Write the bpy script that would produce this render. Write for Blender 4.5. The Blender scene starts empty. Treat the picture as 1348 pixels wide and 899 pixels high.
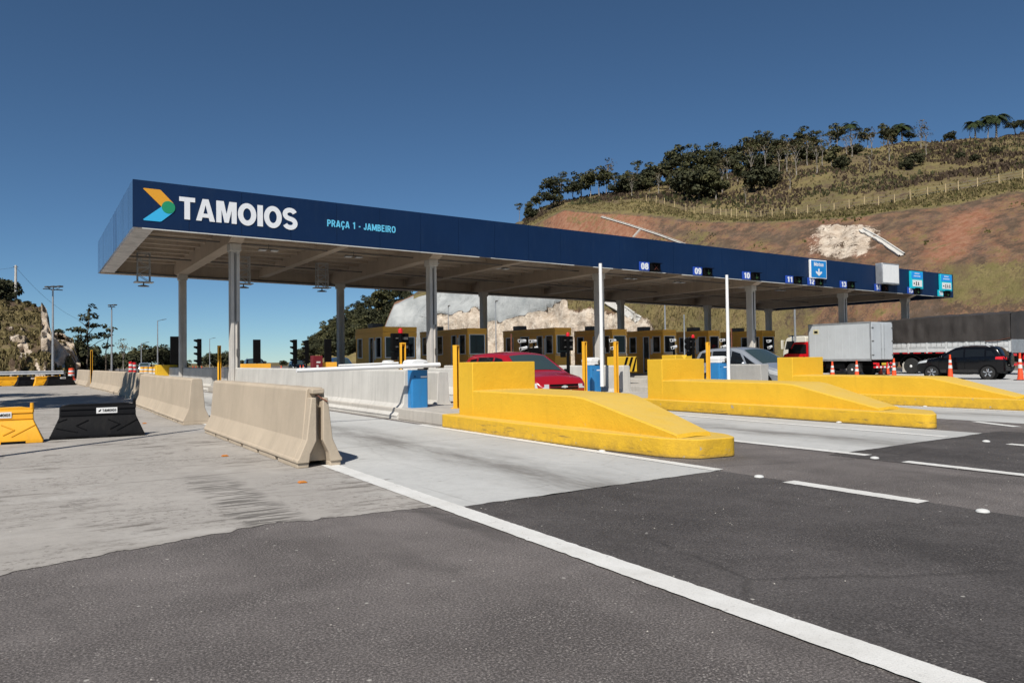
import bpy, bmesh, math, random
from mathutils import Vector, Matrix, noise
random.seed(7)
PI = math.pi
S = bpy.context.scene
COL = S.collection

# ------------------------------------------------------------------ camera frame
EYE = 1.29                      # eye height, metres
FPX = 1004.0                    # focal length in photo pixels (photo 1348 wide)
def _unit(v): v = Vector(v); v.normalize(); return v
_sl = -0.0126
_dn = _unit((-_sl*FPX, FPX, -_sl*674 + 449.5 - (481.0 - _sl*39)))
_up = -_dn
_fy = Vector((39-674.0, 481-449.5, FPX)).normalized()
_fy = (_fy - _up*_fy.dot(_up)).normalized()
_fx = _fy.cross(_up)
ROT = Matrix((_fx, _fy, _up))   # world = ROT @ camera-frame (right, down, forward)
def plan(b, z):
    """ground position on bearing b (photo column) at z metres of depth"""
    k = (b-674)/FPX
    return (z*(ROT[0][0]*k + ROT[0][2]), z*(ROT[1][0]*k + ROT[1][2]))
def horizon(b): return 481 + _sl*(b-39)
def elev(b, row, z): return EYE + (horizon(b)-row)*z/FPX

cam_d = bpy.data.cameras.new('camera'); cam = bpy.data.objects.new('camera', cam_d); COL.objects.link(cam)
cam_d.sensor_width = 36; cam_d.lens = FPX/1348*36; cam_d.clip_start = .05; cam_d.clip_end = 9000
rx = ROT @ Vector((1,0,0)); ry = ROT @ Vector((0,-1,0)); rz = ROT @ Vector((0,0,-1))
M = Matrix((rx, ry, rz)).transposed().to_4x4(); M.translation = (0,0,EYE)
cam.matrix_world = M
S.camera = cam

# ------------------------------------------------------------------ light
SUN_EL = math.radians(47.0); SUN_AZ = math.radians(49)      # shadows fall towards +x,+y
w = bpy.data.worlds.new('World'); S.world = w; w.use_nodes = True
nt = w.node_tree; bg = nt.nodes['Background']
sky = nt.nodes.new('ShaderNodeTexSky'); sky.sky_type = 'NISHITA'; sky.sun_disc = False
sky.sun_elevation = SUN_EL; sky.sun_rotation = SUN_AZ + PI
sky.altitude = 3500; sky.air_density = 1.0; sky.dust_density = 0.02; sky.ozone_density = 7.5
tint = nt.nodes.new('ShaderNodeMix'); tint.data_type = 'RGBA'; tint.blend_type = 'MULTIPLY'; tint.inputs[0].default_value = 1; tint.inputs[7].default_value = (1.0, 1.09, 1.0, 1)
nt.links.new(sky.outputs[0], tint.inputs[6]); nt.links.new(tint.outputs[2], bg.inputs[0]); bg.inputs[1].default_value = 0.062
sd = bpy.data.lights.new('sun', 'SUN'); sd.energy = 4.3; sd.angle = math.radians(.53); sd.color = (1, .95, .87)
sun = bpy.data.objects.new('sun', sd); COL.objects.link(sun)
dvec = Vector((math.sin(SUN_AZ)*math.cos(SUN_EL), math.cos(SUN_AZ)*math.cos(SUN_EL), -math.sin(SUN_EL)))
sun.rotation_euler = dvec.to_track_quat('-Z', 'Y').to_euler(); sun.location = (-40,-40,60)
S.view_settings.view_transform = 'Standard'; S.view_settings.look = 'None'
S.view_settings.exposure = 0.3; S.view_settings.gamma = 1.0; S.view_settings.use_curve_mapping = False
S.cycles.max_bounces = 6; S.cycles.transparent_max_bounces = 6

# ------------------------------------------------------------------ materials
def lin(r, g, b): 
    f = lambda c: c/12.92 if c <= .04045 else ((c+.055)/1.055)**2.4
    return (f(r/255), f(g/255), f(b/255))
class N:
    """tiny node-graph helper"""
    def __init__(s, name):
        s.m = bpy.data.materials.new(name); s.m.use_nodes = True
        s.t = s.m.node_tree; s.b = s.t.nodes['Principled BSDF']
        s.pos = s.t.nodes.new('ShaderNodeNewGeometry').outputs['Position']
    def new(s, typ, **k):
        n = s.t.nodes.new(typ)
        for a, v in k.items(): setattr(n, a, v)
        return n
    def link(s, a, b): s.t.links.new(a, b)
    def scaled(s, src, sc, loc=(0,0,0)):
        n = s.new('ShaderNodeMapping'); s.link(src, n.inputs[0]); n.inputs['Scale'].default_value = sc; n.inputs['Location'].default_value = loc
        return n.outputs[0]
    def noise(s, scale, detail=4, rough=.55, src=None, dist=0):
        n = s.new('ShaderNodeTexNoise'); s.link(src or s.pos, n.inputs['Vector'])
        n.inputs['Scale'].default_value = scale; n.inputs['Detail'].default_value = detail; n.inputs['Roughness'].default_value = rough
        n.inputs['Distortion'].default_value = dist
        return n.outputs['Fac']
    def voro(s, scale, feature='F1', src=None):
        n = s.new('ShaderNodeTexVoronoi', feature=feature); s.link(src or s.pos, n.inputs['Vector']); n.inputs['Scale'].default_value = scale
        return n.outputs['Distance']
    def step(s, src, a, b, lo=0., hi=1.):
        n = s.new('ShaderNodeMapRange'); n.clamp = True; s.link(src, n.inputs[0])
        for i, v in zip((1,2,3,4), (a,b,lo,hi)): n.inputs[i].default_value = v
        return n.outputs[0]
    def math(s, op, a, b=None):
        n = s.new('ShaderNodeMath', operation=op)
        for i, v in enumerate((a, b)):
            if v is None: continue
            if isinstance(v, (int, float)): n.inputs[i].default_value = v
            else: s.link(v, n.inputs[i])
        return n.outputs[0]
    def mix(s, fac, a, b, mode='MIX'):
        n = s.new('ShaderNodeMix', data_type='RGBA', blend_type=mode)
        for i, v in ((0, fac), (6, a), (7, b)):
            if isinstance(v, (int, float)): n.inputs[i].default_value = v
            elif isinstance(v, tuple): n.inputs[i].default_value = (*v[:3], 1)
            else: s.link(v, n.inputs[i])
        return n.outputs[2]
    def sep(s, src=None):
        n = s.new('ShaderNodeSeparateXYZ'); s.link(src or s.pos, n.inputs[0]); return n.outputs
    def bump(s, h, strength=.3, dist=.02):
        n = s.new('ShaderNodeBump'); n.inputs['Strength'].default_value = strength; n.inputs['Distance'].default_value = dist
        s.link(h, n.inputs['Height']); s.link(n.outputs[0], s.b.inputs['Normal'])
    def out(s, col, rough=.7, metal=0., spec=None):
        if isinstance(col, tuple): s.b.inputs['Base Color'].default_value = (*col[:3], 1)
        else: s.link(col, s.b.inputs['Base Color'])
        if isinstance(rough, (int, float)): s.b.inputs['Roughness'].default_value = rough
        else: s.link(rough, s.b.inputs['Roughness'])
        s.b.inputs['Metallic'].default_value = metal
        if spec is not None: s.b.inputs['Specular IOR Level'].default_value = spec
        return s.m
def mul(c, k): return tuple(min(1, x*k) for x in c[:3])
def paint(name, col, rough=.5, var=.12, scale=1.5, metal=0., bump=.0, bscale=60, dirt=None, dirtamt=.5, spec=None, coat=0):
    n = N(name)
    f = n.noise(scale, 5)
    c = n.mix(n.step(f, .3, .7), mul(col, 1-var), mul(col, 1+var))
    if dirt:
        st = n.noise(2.2, 6, .7, n.scaled(n.pos, (2.5, 2.5, .5)))
        c = n.mix(n.step(st, .52, .75, 0, dirtamt), c, dirt)
    if bump: n.bump(n.noise(bscale, 3), bump, .01)
    if coat: n.b.inputs['Coat Weight'].default_value = coat; n.b.inputs['Coat Roughness'].default_value = .04
    return n.out(c, rough, metal, spec)

def concrete(name, col, streak=.35, stain=(.2,.19,.17), bump=.35, fine=.12):
    n = N(name)
    c = n.mix(n.step(n.noise(1.1, 6, .6), .3, .72), mul(col, .88), mul(col, 1.1))
    c = n.mix(n.step(n.noise(38, 4, .7), .35, .7, 0, fine), c, mul(col, .55))
    st = n.noise(3.0, 5, .65, n.scaled(n.pos, (2.2, 2.2, .16)))
    c = n.mix(n.step(st, .5, .78, 0, streak), c, stain)
    pores = n.voro(26)
    c = n.mix(n.step(pores, .05, .12, .35, 0), c, mul(col, .35))
    n.bump(n.math('ADD', n.noise(55, 4, .7), n.noise(6, 3)), bump, .012)
    return n.out(c, .88, 0, .25)

MAT = {}
MAT['barrier_concrete'] = concrete('barrier_concrete', (.475, .395, .30), .3, (.27,.23,.185))
MAT['pale_concrete'] = concrete('pale_concrete', (.56, .54, .50), .45, (.30,.29,.27))
MAT['grey_concrete'] = concrete('grey_concrete', (.43, .42, .395), .3, (.24,.235,.22), .6, .3)
MAT['beam_concrete'] = concrete('beam_concrete', (.47, .385, .305), .4, (.24,.20,.165))
MAT['column_concrete'] = concrete('column_concrete', (.56, .53, .49), .35, (.24,.225,.21))
MAT['kerb_concrete'] = concrete('kerb_concrete', (.46, .43, .385), .5, (.24,.22,.19))
def yellow_mat():
    n = N('yellow_masonry_paint')
    col = (.72, .435, .030)
    c = n.mix(n.step(n.noise(.9, 5), .3, .7), mul(col, .93), mul(col, 1.05))
    z = n.sep()[2]
    grime = n.math('MULTIPLY', n.step(z, .34, .0), n.step(n.noise(5, 6, .7), .38, .7))
    c = n.mix(n.math('MULTIPLY', grime, .62), c, (.20,.13,.05))
    sc = n.noise(1.3, 6, .75, n.scaled(n.pos, (1, .8, 7)))
    c = n.mix(n.math('MULTIPLY', n.step(sc, .58, .64), n.step(z, .26, .12, 0, .65)), c, (.10,.08,.06))
    c = n.mix(n.step(z, .05, .0, 0, .5), c, (.16,.13,.10))
    c = n.mix(n.step(n.noise(3, 6, .7, n.scaled(n.pos, (2,2,.25))), .55, .8, 0, .25), c, (.42,.25,.03))
    chips = n.math('MULTIPLY', n.step(n.noise(7, 5, .6), .665, .69), n.step(z, .32, .22))
    c = n.mix(chips, c, (.36,.35,.32))
    up = n.sep(n.new('ShaderNodeNewGeometry').outputs['True Normal'])[2]
    dust = n.math('MULTIPLY', n.step(up, .6, .9), n.step(n.noise(2.5, 5, .7), .25, .7, .25, .65))
    c = n.mix(dust, c, (.62, .46, .15))
    c = n.mix(n.step(n.noise(7, 6, .75), .55, .72, 0, .3), c, (.55, .34, .03))
    n.bump(n.math('ADD', n.noise(30, 4, .65), n.math('MULTIPLY', n.noise(4, 3), 1.5)), .5, .014)
    return n.out(c, .7, 0, .25)
MAT['yellow'] = yellow_mat()
MAT['yellow_metal'] = paint('yellow_post_paint', (.80, .40, .02), .5, .08)
MAT['plastic_yellow'] = paint('yellow_plastic', (.80, .38, .012), .45, .06, bump=.15, bscale=25, dirt=(.35,.2,.05), dirtamt=.25)
MAT['plastic_black'] = paint('black_plastic', (.007, .007, .008), .5, .25, bump=.2, bscale=30, dirt=(.025,.023,.02), dirtamt=.5, spec=.12)
MAT['black'] = paint('black_paint', (.004, .004, .0045), .75, .2, spec=.08)
MAT['rubber'] = paint('rubber', (.018, .018, .018), .85, .3, 8)
MAT['navy'] = paint('navy_panel', (.0045, .020, .066), .45, .10, .5, spec=.22, dirt=(.016,.034,.075), dirtamt=.55)
MAT['white'] = paint('white_paint', (.80, .80, .79), .45, .03)
MAT['white_letter'] = paint('white_lettering', (.74, .76, .79), .5, .02)
MAT['cyan_letter'] = paint('cyan_lettering', (.12, .52, .78), .5, .02)
MAT['orange_logo'] = paint('orange_logo', (.72, .33, .02), .5, .02)
MAT['cyan_logo'] = paint('cyan_logo', (.035, .42, .75), .5, .02)
MAT['green_logo'] = paint('green_logo', (.01, .26, .12), .5, .02)
MAT['gate_blue'] = paint('gate_blue', (.025, .20, .47), .42, .08, 2, dirt=(.05,.13,.22), dirtamt=.3)
MAT['sign_blue'] = paint('sign_blue', (.01, .22, .58), .4, .05)
MAT['plate_blue'] = paint('plate_blue', (.02, .07, .40), .4, .05)
MAT['sign_cyan'] = paint('sign_cyan', (.01, .50, .62), .4, .05)
MAT['galv'] = paint('galvanised_steel', (.42, .43, .44), .45, .15, 3, metal=.6)
MAT['steel_dark'] = paint('dark_steel', (.11, .105, .10), .5, .2, 3, metal=.3)
MAT['red'] = paint('red_lens', (.62, .012, .018), .3, .05)
MAT['orange'] = paint('orange_plastic', (.85, .085, .02), .5, .08, 6, dirt=(.3,.1,.05), dirtamt=.3)
MAT['reflector'] = paint('reflective_band', (.62, .62, .60), .4, .1)
MAT['booth'] = paint('booth_cladding', (.90, .44, .045), .5, .07, .8)
MAT['frame'] = paint('aluminium_frame', (.72, .71, .68), .4, .05, metal=.3)
MAT['wood'] = paint('timber_post', (.48, .37, .20), .8, .2, 2)
MAT['rust'] = paint('rust', (.16, .055, .03), .8, .3, 20)
def glass(name, col, rough=.04):
    n = N(name); n.b.inputs['Coat Weight'].default_value = .0
    return n.out(col, rough, 0, .35)
MAT['glass'] = glass('tinted_glass', (.010, .012, .014))
MAT['windscreen'] = glass('windscreen_glass', (.035, .055, .058))
MAT['lamp_glass'] = glass('lamp_lens', (.55, .57, .58), .12)
MAT['amber'] = glass('amber_lens', (.6, .2, .02), .2)
def carpaint(name, col, metal=0.):
    return paint(name, col, .25, .02, 1, metal, coat=.6)
MAT['car_red'] = carpaint('red_car_paint', (.34, .006, .012))
MAT['car_silver'] = carpaint('silver_car_paint', (.50, .53, .56), .55)
MAT['car_black'] = paint('black_car_paint', (.003, .003, .004), .18, .02, 1, spec=.4)
MAT['car_blue'] = carpaint('blue_car_paint', (.02, .05, .12))
MAT['truck_red'] = carpaint('red_truck_paint', (.62, .012, .018))
MAT['truck_cream'] = carpaint('cream_truck_paint', (.68, .64, .54))
MAT['rim'] = paint('alloy_rim', (.62, .63, .65), .3, .05, metal=.8)
MAT['box_metal'] = paint('box_body_metal', (.52, .545, .56), .5, .05, 1.2, dirt=(.40,.41,.42), dirtamt=.35, metal=.15)
def tarp():
    n = N('tarpaulin')
    c = n.mix(n.step(n.noise(.8, 5), .3, .7), (.030,.026,.024), (.055,.048,.044))
    n.bump(n.noise(.9, 3, .5, n.scaled(n.pos, (1,1.3,.5))), .5, .2)
    return n.out(c, .62, 0, .4)
MAT['tarp'] = tarp()

# ------------------------------------------------------------------ mesh helpers
class MB:
    def __init__(s): s.v = []; s.f = []; s.mi = []; s.cur = 0
    def add(s, vs, fs):
        o = len(s.v); s.v += [tuple(v) for v in vs]; s.f += [tuple(i+o for i in f) for f in fs]; s.mi += [s.cur]*len(fs); return s
    def box(s, x0, x1, y0, y1, z0, z1):
        return s.add([(x0,y0,z0),(x1,y0,z0),(x1,y1,z0),(x0,y1,z0),(x0,y0,z1),(x1,y0,z1),(x1,y1,z1),(x0,y1,z1)],
                     [(3,2,1,0),(4,5,6,7),(0,1,5,4),(1,2,6,5),(2,3,7,6),(3,0,4,7)])
    def cbox(s, c, d): return s.box(c[0]-d[0]/2, c[0]+d[0]/2, c[1]-d[1]/2, c[1]+d[1]/2, c[2]-d[2]/2, c[2]+d[2]/2)
    def prism(s, pts, a, b, axis='y'):
        """closed 2-D outline swept from a to b along an axis; x: (y,z) y: (x,z) z: (x,y)"""
        n = len(pts)
        def P(p, t): return {'x': (t, p[0], p[1]), 'y': (p[0], t, p[1]), 'z': (p[0], p[1], t)}[axis]
        vs = [P(p, a) for p in pts] + [P(p, b) for p in pts]
        return s.add(vs, [tuple(range(n))[::-1], tuple(range(n, 2*n))] + [(i, (i+1) % n, n+(i+1) % n, n+i) for i in range(n)])
    def tube(s, p, q, r0, r1=None, n=10, caps=True):
        r1 = r0 if r1 is None else r1
        p = Vector(p); q = Vector(q); d = (q-p).normalized()
        u = d.orthogonal().normalized(); v = d.cross(u)
        vs = []
        for c, r in ((p, r0), (q, r1)):
            vs += [c + (u*math.cos(2*PI*i/n) + v*math.sin(2*PI*i/n))*r for i in range(n)]
        fs = [(i, (i+1) % n, n+(i+1) % n, n+i) for i in range(n)]
        if caps: fs += [tuple(range(n))[::-1], tuple(range(n, 2*n))]
        return s.add(vs, fs)
    def bar(s, p, q, w, h=None):
        """square bar between two points"""
        h = h or w; p = Vector(p); q = Vector(q); d = (q-p).normalized()
        u = d.cross(Vector((0,0,1)))
        if u.length < 1e-4: u = Vector((1,0,0))
        u.normalize(); v = u.cross(d)
        vs = [c + u*a*w/2 + v*b*h/2 for c in (p, q) for a, b in ((-1,-1),(1,-1),(1,1),(-1,1))]
        return s.add(vs, [(3,2,1,0),(4,5,6,7),(0,1,5,4),(1,2,6,5),(2,3,7,6),(3,0,4,7)])
    def lathe(s, prof, c=(0,0,0), axis='z', n=20):
        vs = []; m = len(prof)
        for r, h in prof:
            for i in range(n):
                a = 2*PI*i/n; x, y = r*math.cos(a), r*math.sin(a)
                vs.append({'z': (c[0]+x, c[1]+y, c[2]+h), 'y': (c[0]+x, c[1]+h, c[2]+y), 'x': (c[0]+h, c[1]+x, c[2]+y)}[axis])
        fs = [(j*n+i, j*n+(i+1) % n, (j+1)*n+(i+1) % n, (j+1)*n+i) for j in range(m-1) for i in range(n)]
        fs += [tuple(range(n))[::-1], tuple(range((m-1)*n, m*n))]
        return s.add(vs, fs)
    def ball(s, c, r, n=10, sq=(1,1,1)):
        prof = [(max(.02, math.sin(PI*i/n))*r, -math.cos(PI*i/n)*r) for i in range(n+1)]
        o = len(s.v); s.lathe(prof, (0,0,0), 'z', n+4)
        for i in range(o, len(s.v)): p = s.v[i]; s.v[i] = (c[0]+p[0]*sq[0], c[1]+p[1]*sq[1], c[2]+p[2]*sq[2])
        return s
    def quad(s, a, b, c, d): return s.add([a,b,c,d], [(0,1,2,3)])
    def grid(s, pts):
        """pts[i][j] -> faces"""
        n, m = len(pts), len(pts[0])
        return s.add([p for r in pts for p in r], [(i*m+j, i*m+j+1, (i+1)*m+j+1, (i+1)*m+j) for i in range(n-1) for j in range(m-1)])
    def mesh(s, name):
        me = bpy.data.meshes.new(name); me.from_pydata(s.v, [], s.f); me.update(); return me

def obj(name, mb, mats, parent=None, bevel=0, smooth=35, fix=True, loc=None):
    me = mb.mesh(name) if isinstance(mb, MB) else mb
    if fix and isinstance(mb, MB):
        bm = bmesh.new(); bm.from_mesh(me); bmesh.ops.recalc_face_normals(bm, faces=bm.faces); bm.to_mesh(me); bm.free()
    ms = mats if isinstance(mats, (list, tuple)) else [mats]
    for m in ms: me.materials.append(MAT[m] if isinstance(m, str) else m)
    if isinstance(mb, MB) and len(ms) > 1:
        me.polygons.foreach_set('material_index', mb.mi)
    if smooth:
        me.shade_smooth(); me.set_sharp_from_angle(angle=math.radians(smooth))
    o = bpy.data.objects.new(name, me); COL.objects.link(o)
    if parent: o.parent = parent
    if loc: o.location = loc
    if bevel:
        b = o.modifiers.new('bevel', 'BEVEL'); b.width = bevel; b.segments = 2; b.limit_method = 'ANGLE'; b.angle_limit = math.radians(40)
    return o
def thing(name, label, cat, loc=(0,0,0), rz=0, group=None):
    o = bpy.data.objects.new(name, None); COL.objects.link(o); o.empty_display_size = .3
    o.location = loc; o.rotation_euler = (0,0,rz); o['label'] = label; o['category'] = cat
    if group: o['group'] = group
    return o
def tag(o, label, cat, group=None):
    o['label'] = label; o['category'] = cat
    if group: o['group'] = group
    return o
def struct(o): o['kind'] = 'structure'; return o
def stuff(o): o['kind'] = 'stuff'; return o
def dup(root, loc=None, rz=None, label=None, group=None, scale=None):
    r = root.copy(); COL.objects.link(r)
    def rec(src, dst):
        for ch in src.children:
            c = ch.copy(); COL.objects.link(c); c.parent = dst; c.matrix_parent_inverse = ch.matrix_parent_inverse.copy()
            rec(ch, c)
    rec(root, r)
    if loc is not None: r.location = loc
    if rz is not None: r.rotation_euler = (0,0,rz)
    if scale is not None: r.scale = scale if isinstance(scale, (tuple, list)) else (scale,)*3
    if label: r['label'] = label
    if group: r['group'] = group
    return r
def _glyph(c):
    """width and centre-line strokes in a unit-high box"""
    def ov(w_, b=.09, t=.91, l=.09):
        r = w_-.09; q = []
        for i in range(25):
            a = 2*PI*i/24; cx, sy = math.cos(a), math.sin(a)
            q.append((w_/2+(r-l)/2*math.copysign(abs(cx)**.75, cx), (b+t)/2+(t-b)/2*math.copysign(abs(sy)**.85, sy)))
        return q
    if c == 'P': return .58, [[(.09,0),(.09,1)], [(.09,.91),(.32,.91),(.46,.83),(.49,.69),(.46,.54),(.32,.46),(.09,.46)]]
    if c == 'R': return .62, [[(.09,0),(.09,1)], [(.09,.91),(.32,.91),(.47,.84),(.50,.71),(.47,.57),(.32,.49),(.09,.49)], [(.32,.49),(.54,0)]]
    if c == 'A': return .66, [[(.07,0),(.30,.98)], [(.36,.98),(.59,0)], [(.17,.27),(.49,.27)], [(.27,.93),(.39,.93)]]
    if c in 'CÇ':
        q = [[(.51,.68),(.47,.83),(.32,.91),(.17,.83),(.10,.66),(.09,.5),(.10,.34),(.17,.17),(.32,.09),(.47,.17),(.51,.32)]]
        return .6, q + ([[(.32,.04),(.33,-.08),(.36,-.14),(.30,-.21),(.20,-.19)]] if c == 'Ç' else [])
    if c == '1': return .46, [[(.30,0),(.30,1)], [(.30,.90),(.19,.80),(.06,.77)]]
    if c == '-': return .34, [[(.04,.40),(.30,.40)]]
    if c == 'J': return .48, [[(.38,1),(.38,.30),(.34,.14),(.22,.09),(.10,.15),(.08,.32)]]
    if c == 'M': return .82, [[(.09,0),(.09,1)], [(.73,0),(.73,1)], [(.13,.97),(.41,.12)], [(.69,.97),(.41,.12)]]
    if c == 'B': return .60, [[(.09,0),(.09,1)], [(.09,.91),(.32,.91),(.45,.85),(.47,.74),(.44,.60),(.30,.53),(.09,.53)], [(.30,.53),(.46,.46),(.51,.31),(.46,.15),(.32,.09),(.09,.09)]]
    if c == 'E': return .54, [[(.09,0),(.09,1)], [(.09,.92),(.51,.92)], [(.09,.52),(.46,.52)], [(.09,.08),(.52,.08)]]
    if c == 'T': return .56, [[(.28,0),(.28,1)], [(0,.91),(.56,.91)]]
    if c == 'I': return .24, [[(.12,0),(.12,1)]]
    if c == 'O': return .68, [ov(.68)]
    if c == '0': return .56, [ov(.56)]
    if c == 'S': return .58, [[(.49,.70),(.44,.86),(.29,.91),(.14,.86),(.10,.72),(.17,.59),(.29,.53),(.42,.46),(.50,.32),(.45,.15),(.29,.09),(.13,.15),(.08,.30)]]
    if c == '8': return .56, [ov(.56, .53, .91, .12), ov(.56, .09, .53, .09)]
    if c == '9': return .56, [ov(.56, .42, .91), [(.47,.64),(.47,.32),(.40,.14),(.27,.09),(.14,.13),(.10,.24)]]
    if c == '6': return .56, [ov(.56, .09, .58), [(.09,.36),(.09,.68),(.16,.86),(.29,.91),(.42,.87),(.46,.76)]]
    if c == '2': return .56, [[(.09,.68),(.12,.85),(.28,.91),(.43,.85),(.47,.70),(.42,.55),(.12,.20),(.09,.09)], [(.09,.08),(.50,.08)]]
    if c == '3': return .56, [[(.09,.75),(.15,.88),(.29,.91),(.43,.84),(.45,.70),(.38,.56),(.24,.53)], [(.24,.53),(.42,.48),(.48,.31),(.42,.14),(.27,.09),(.13,.14),(.08,.28)]]
    if c == '4': return .58, [[(.40,0),(.40,1)], [(.38,.95),(.06,.28)], [(.03,.25),(.55,.25)]]
    if c == '5': return .56, [[(.48,.92),(.14,.92)], [(.15,.95),(.11,.50)], [(.11,.50),(.26,.58),(.41,.53),(.48,.35),(.42,.15),(.27,.09),(.13,.13),(.08,.26)]]
    if c == 'o': return .56, [ov(.56, .09, .66)]
    if c == 't': return .36, [[(.16,.95),(.16,.20),(.22,.09),(.33,.09)], [(.02,.66),(.33,.66)]]
    if c == 's': return .48, [[(.40,.52),(.34,.65),(.24,.68),(.11,.62),(.10,.49),(.24,.38),(.38,.29),(.38,.14),(.24,.08),(.10,.13),(.07,.25)]]
    return .30, []
def text(name, body, mat, parent, x0, x1, y, z0, z1, bold=.085, depth=.006, warp=None):
    """upright lettering facing -y that fills x0..x1, cap height z0..z1"""
    gl = [_glyph(c) for c in body]; sp = .10; tot = sum(g[0] for g in gl)+sp*(len(gl)-1)
    kx = (x1-x0)/tot; kz = z1-z0; m = MB(); X = x0; lay = 0
    f = warp or (lambda p: p)
    for w_, strokes in gl:
        for st in strokes:
            lay += 1; d = depth + .0003*(lay % 7)
            L_, R_ = [], []; n = len(st); closed = n > 3 and math.dist(st[0], st[-1]) < 1e-6
            for i, (u, v) in enumerate(st):
                p0 = st[i-1] if i else (st[-2] if closed else st[0]); p1 = st[i+1] if i < n-1 else (st[1] if closed else st[-1])
                dx, dz = (p1[0]-p0[0]), (p1[1]-p0[1]); l = math.hypot(dx, dz) or 1; nx, nz = -dz/l*bold, dx/l*bold
                L_.append((X+(u+nx)*kx, z0+(v+nz)*kz)); R_.append((X+(u-nx)*kx, z0+(v-nz)*kz))
            rows = [[(*a, y), (*b, y)] for a, b in zip(L_, R_)]
            pts = [[f((a[0], y-d, a[1])), f((b[0], y-d, b[1]))] for a, b in zip(L_, R_)]
            m.grid(pts)
        X += (w_+sp)*kx
    return obj(name, m, mat, parent, smooth=0)
ORD = ['first','second','third','fourth','fifth','sixth','seventh','eighth','ninth','tenth','eleventh','twelfth','thirteenth','fourteenth','fifteenth','sixteenth','seventeenth','eighteenth','nineteenth','twentieth']
# ------------------------------------------------------------------ ground and roads
def asphalt(name, col, speck=.5, patch=.3):
    n = N(name)
    c = n.mix(n.step(n.noise(.55, 6, .62), .38, .62), mul(col, 1-patch), mul(col, 1+patch*.8))
    c = n.mix(n.step(n.noise(2.3, 5, .7), .5, .8, 0, .45), c, mul(col, .6))
    g = n.noise(78, 4, .85)
    c = n.mix(n.step(g, .50, .66, 0, speck), c, mul(col, 3.0))
    c = n.mix(n.step(g, .49, .36, 0, .75), c, mul(col, .25))
    v = n.voro(48)
    keep = n.step(n.noise(3, 4), .42, .6)
    c = n.mix(n.math('MULTIPLY', n.step(v, .26, .14), n.math('MULTIPLY', keep, speck)), c, (.42,.39,.36))
    sp = n.step(n.voro(4.3), .055, .035)
    c = n.mix(n.math('MULTIPLY', sp, .75), c, (.5,.48,.44))
    cr = n.voro(.33, 'DISTANCE_TO_EDGE', n.mix(.16, n.pos, n.new_noise_col(2.2)))
    crack = n.math('MULTIPLY', n.step(cr, .010, .002), n.step(n.noise(.5, 3), .43, .55))
    c = n.mix(n.math('MULTIPLY', crack, .35), c, mul(col, .3))
    sx = n.sep()
    dseal = n.math('ABSOLUTE', n.math('SUBTRACT', n.math('ADD', sx[0], n.math('MULTIPLY', n.noise(1.3, 4), .3)), 3.05))
    seal = n.math('MULTIPLY', n.step(dseal, .14, .05), n.step(n.noise(.9, 3), .38, .55))
    c = n.mix(n.math('MULTIPLY', seal, .5), c, mul(col, .38))
    c = n.mix(n.step(n.noise(.9, 5, .6, n.scaled(n.pos, (1.2, .35, 1))), .54, .7, 0, .4), c, mul(col, .48))
    c = n.mix(n.step(n.noise(.6, 5, .7, None, .6), .55, .68, 0, .3), c, mul(col, 1.5))
    n.bump(n.math('ADD', g, n.math('MULTIPLY', v, .6)), .55, .012)
    return n.out(c, .86, 0, .3)
def new_noise_col(s, scale):
    n = s.new('ShaderNodeTexNoise'); s.link(s.pos, n.inputs['Vector']); n.inputs['Scale'].default_value = scale; n.inputs['Detail'].default_value = 4
    return n.outputs['Color']
N.new_noise_col = new_noise_col
MAT['asphalt'] = asphalt('worn_asphalt', (.131, .117, .111), .75, .34)
MAT['asphalt_dark'] = asphalt('lane_asphalt', (.076, .069, .067), .5, .32)
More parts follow.
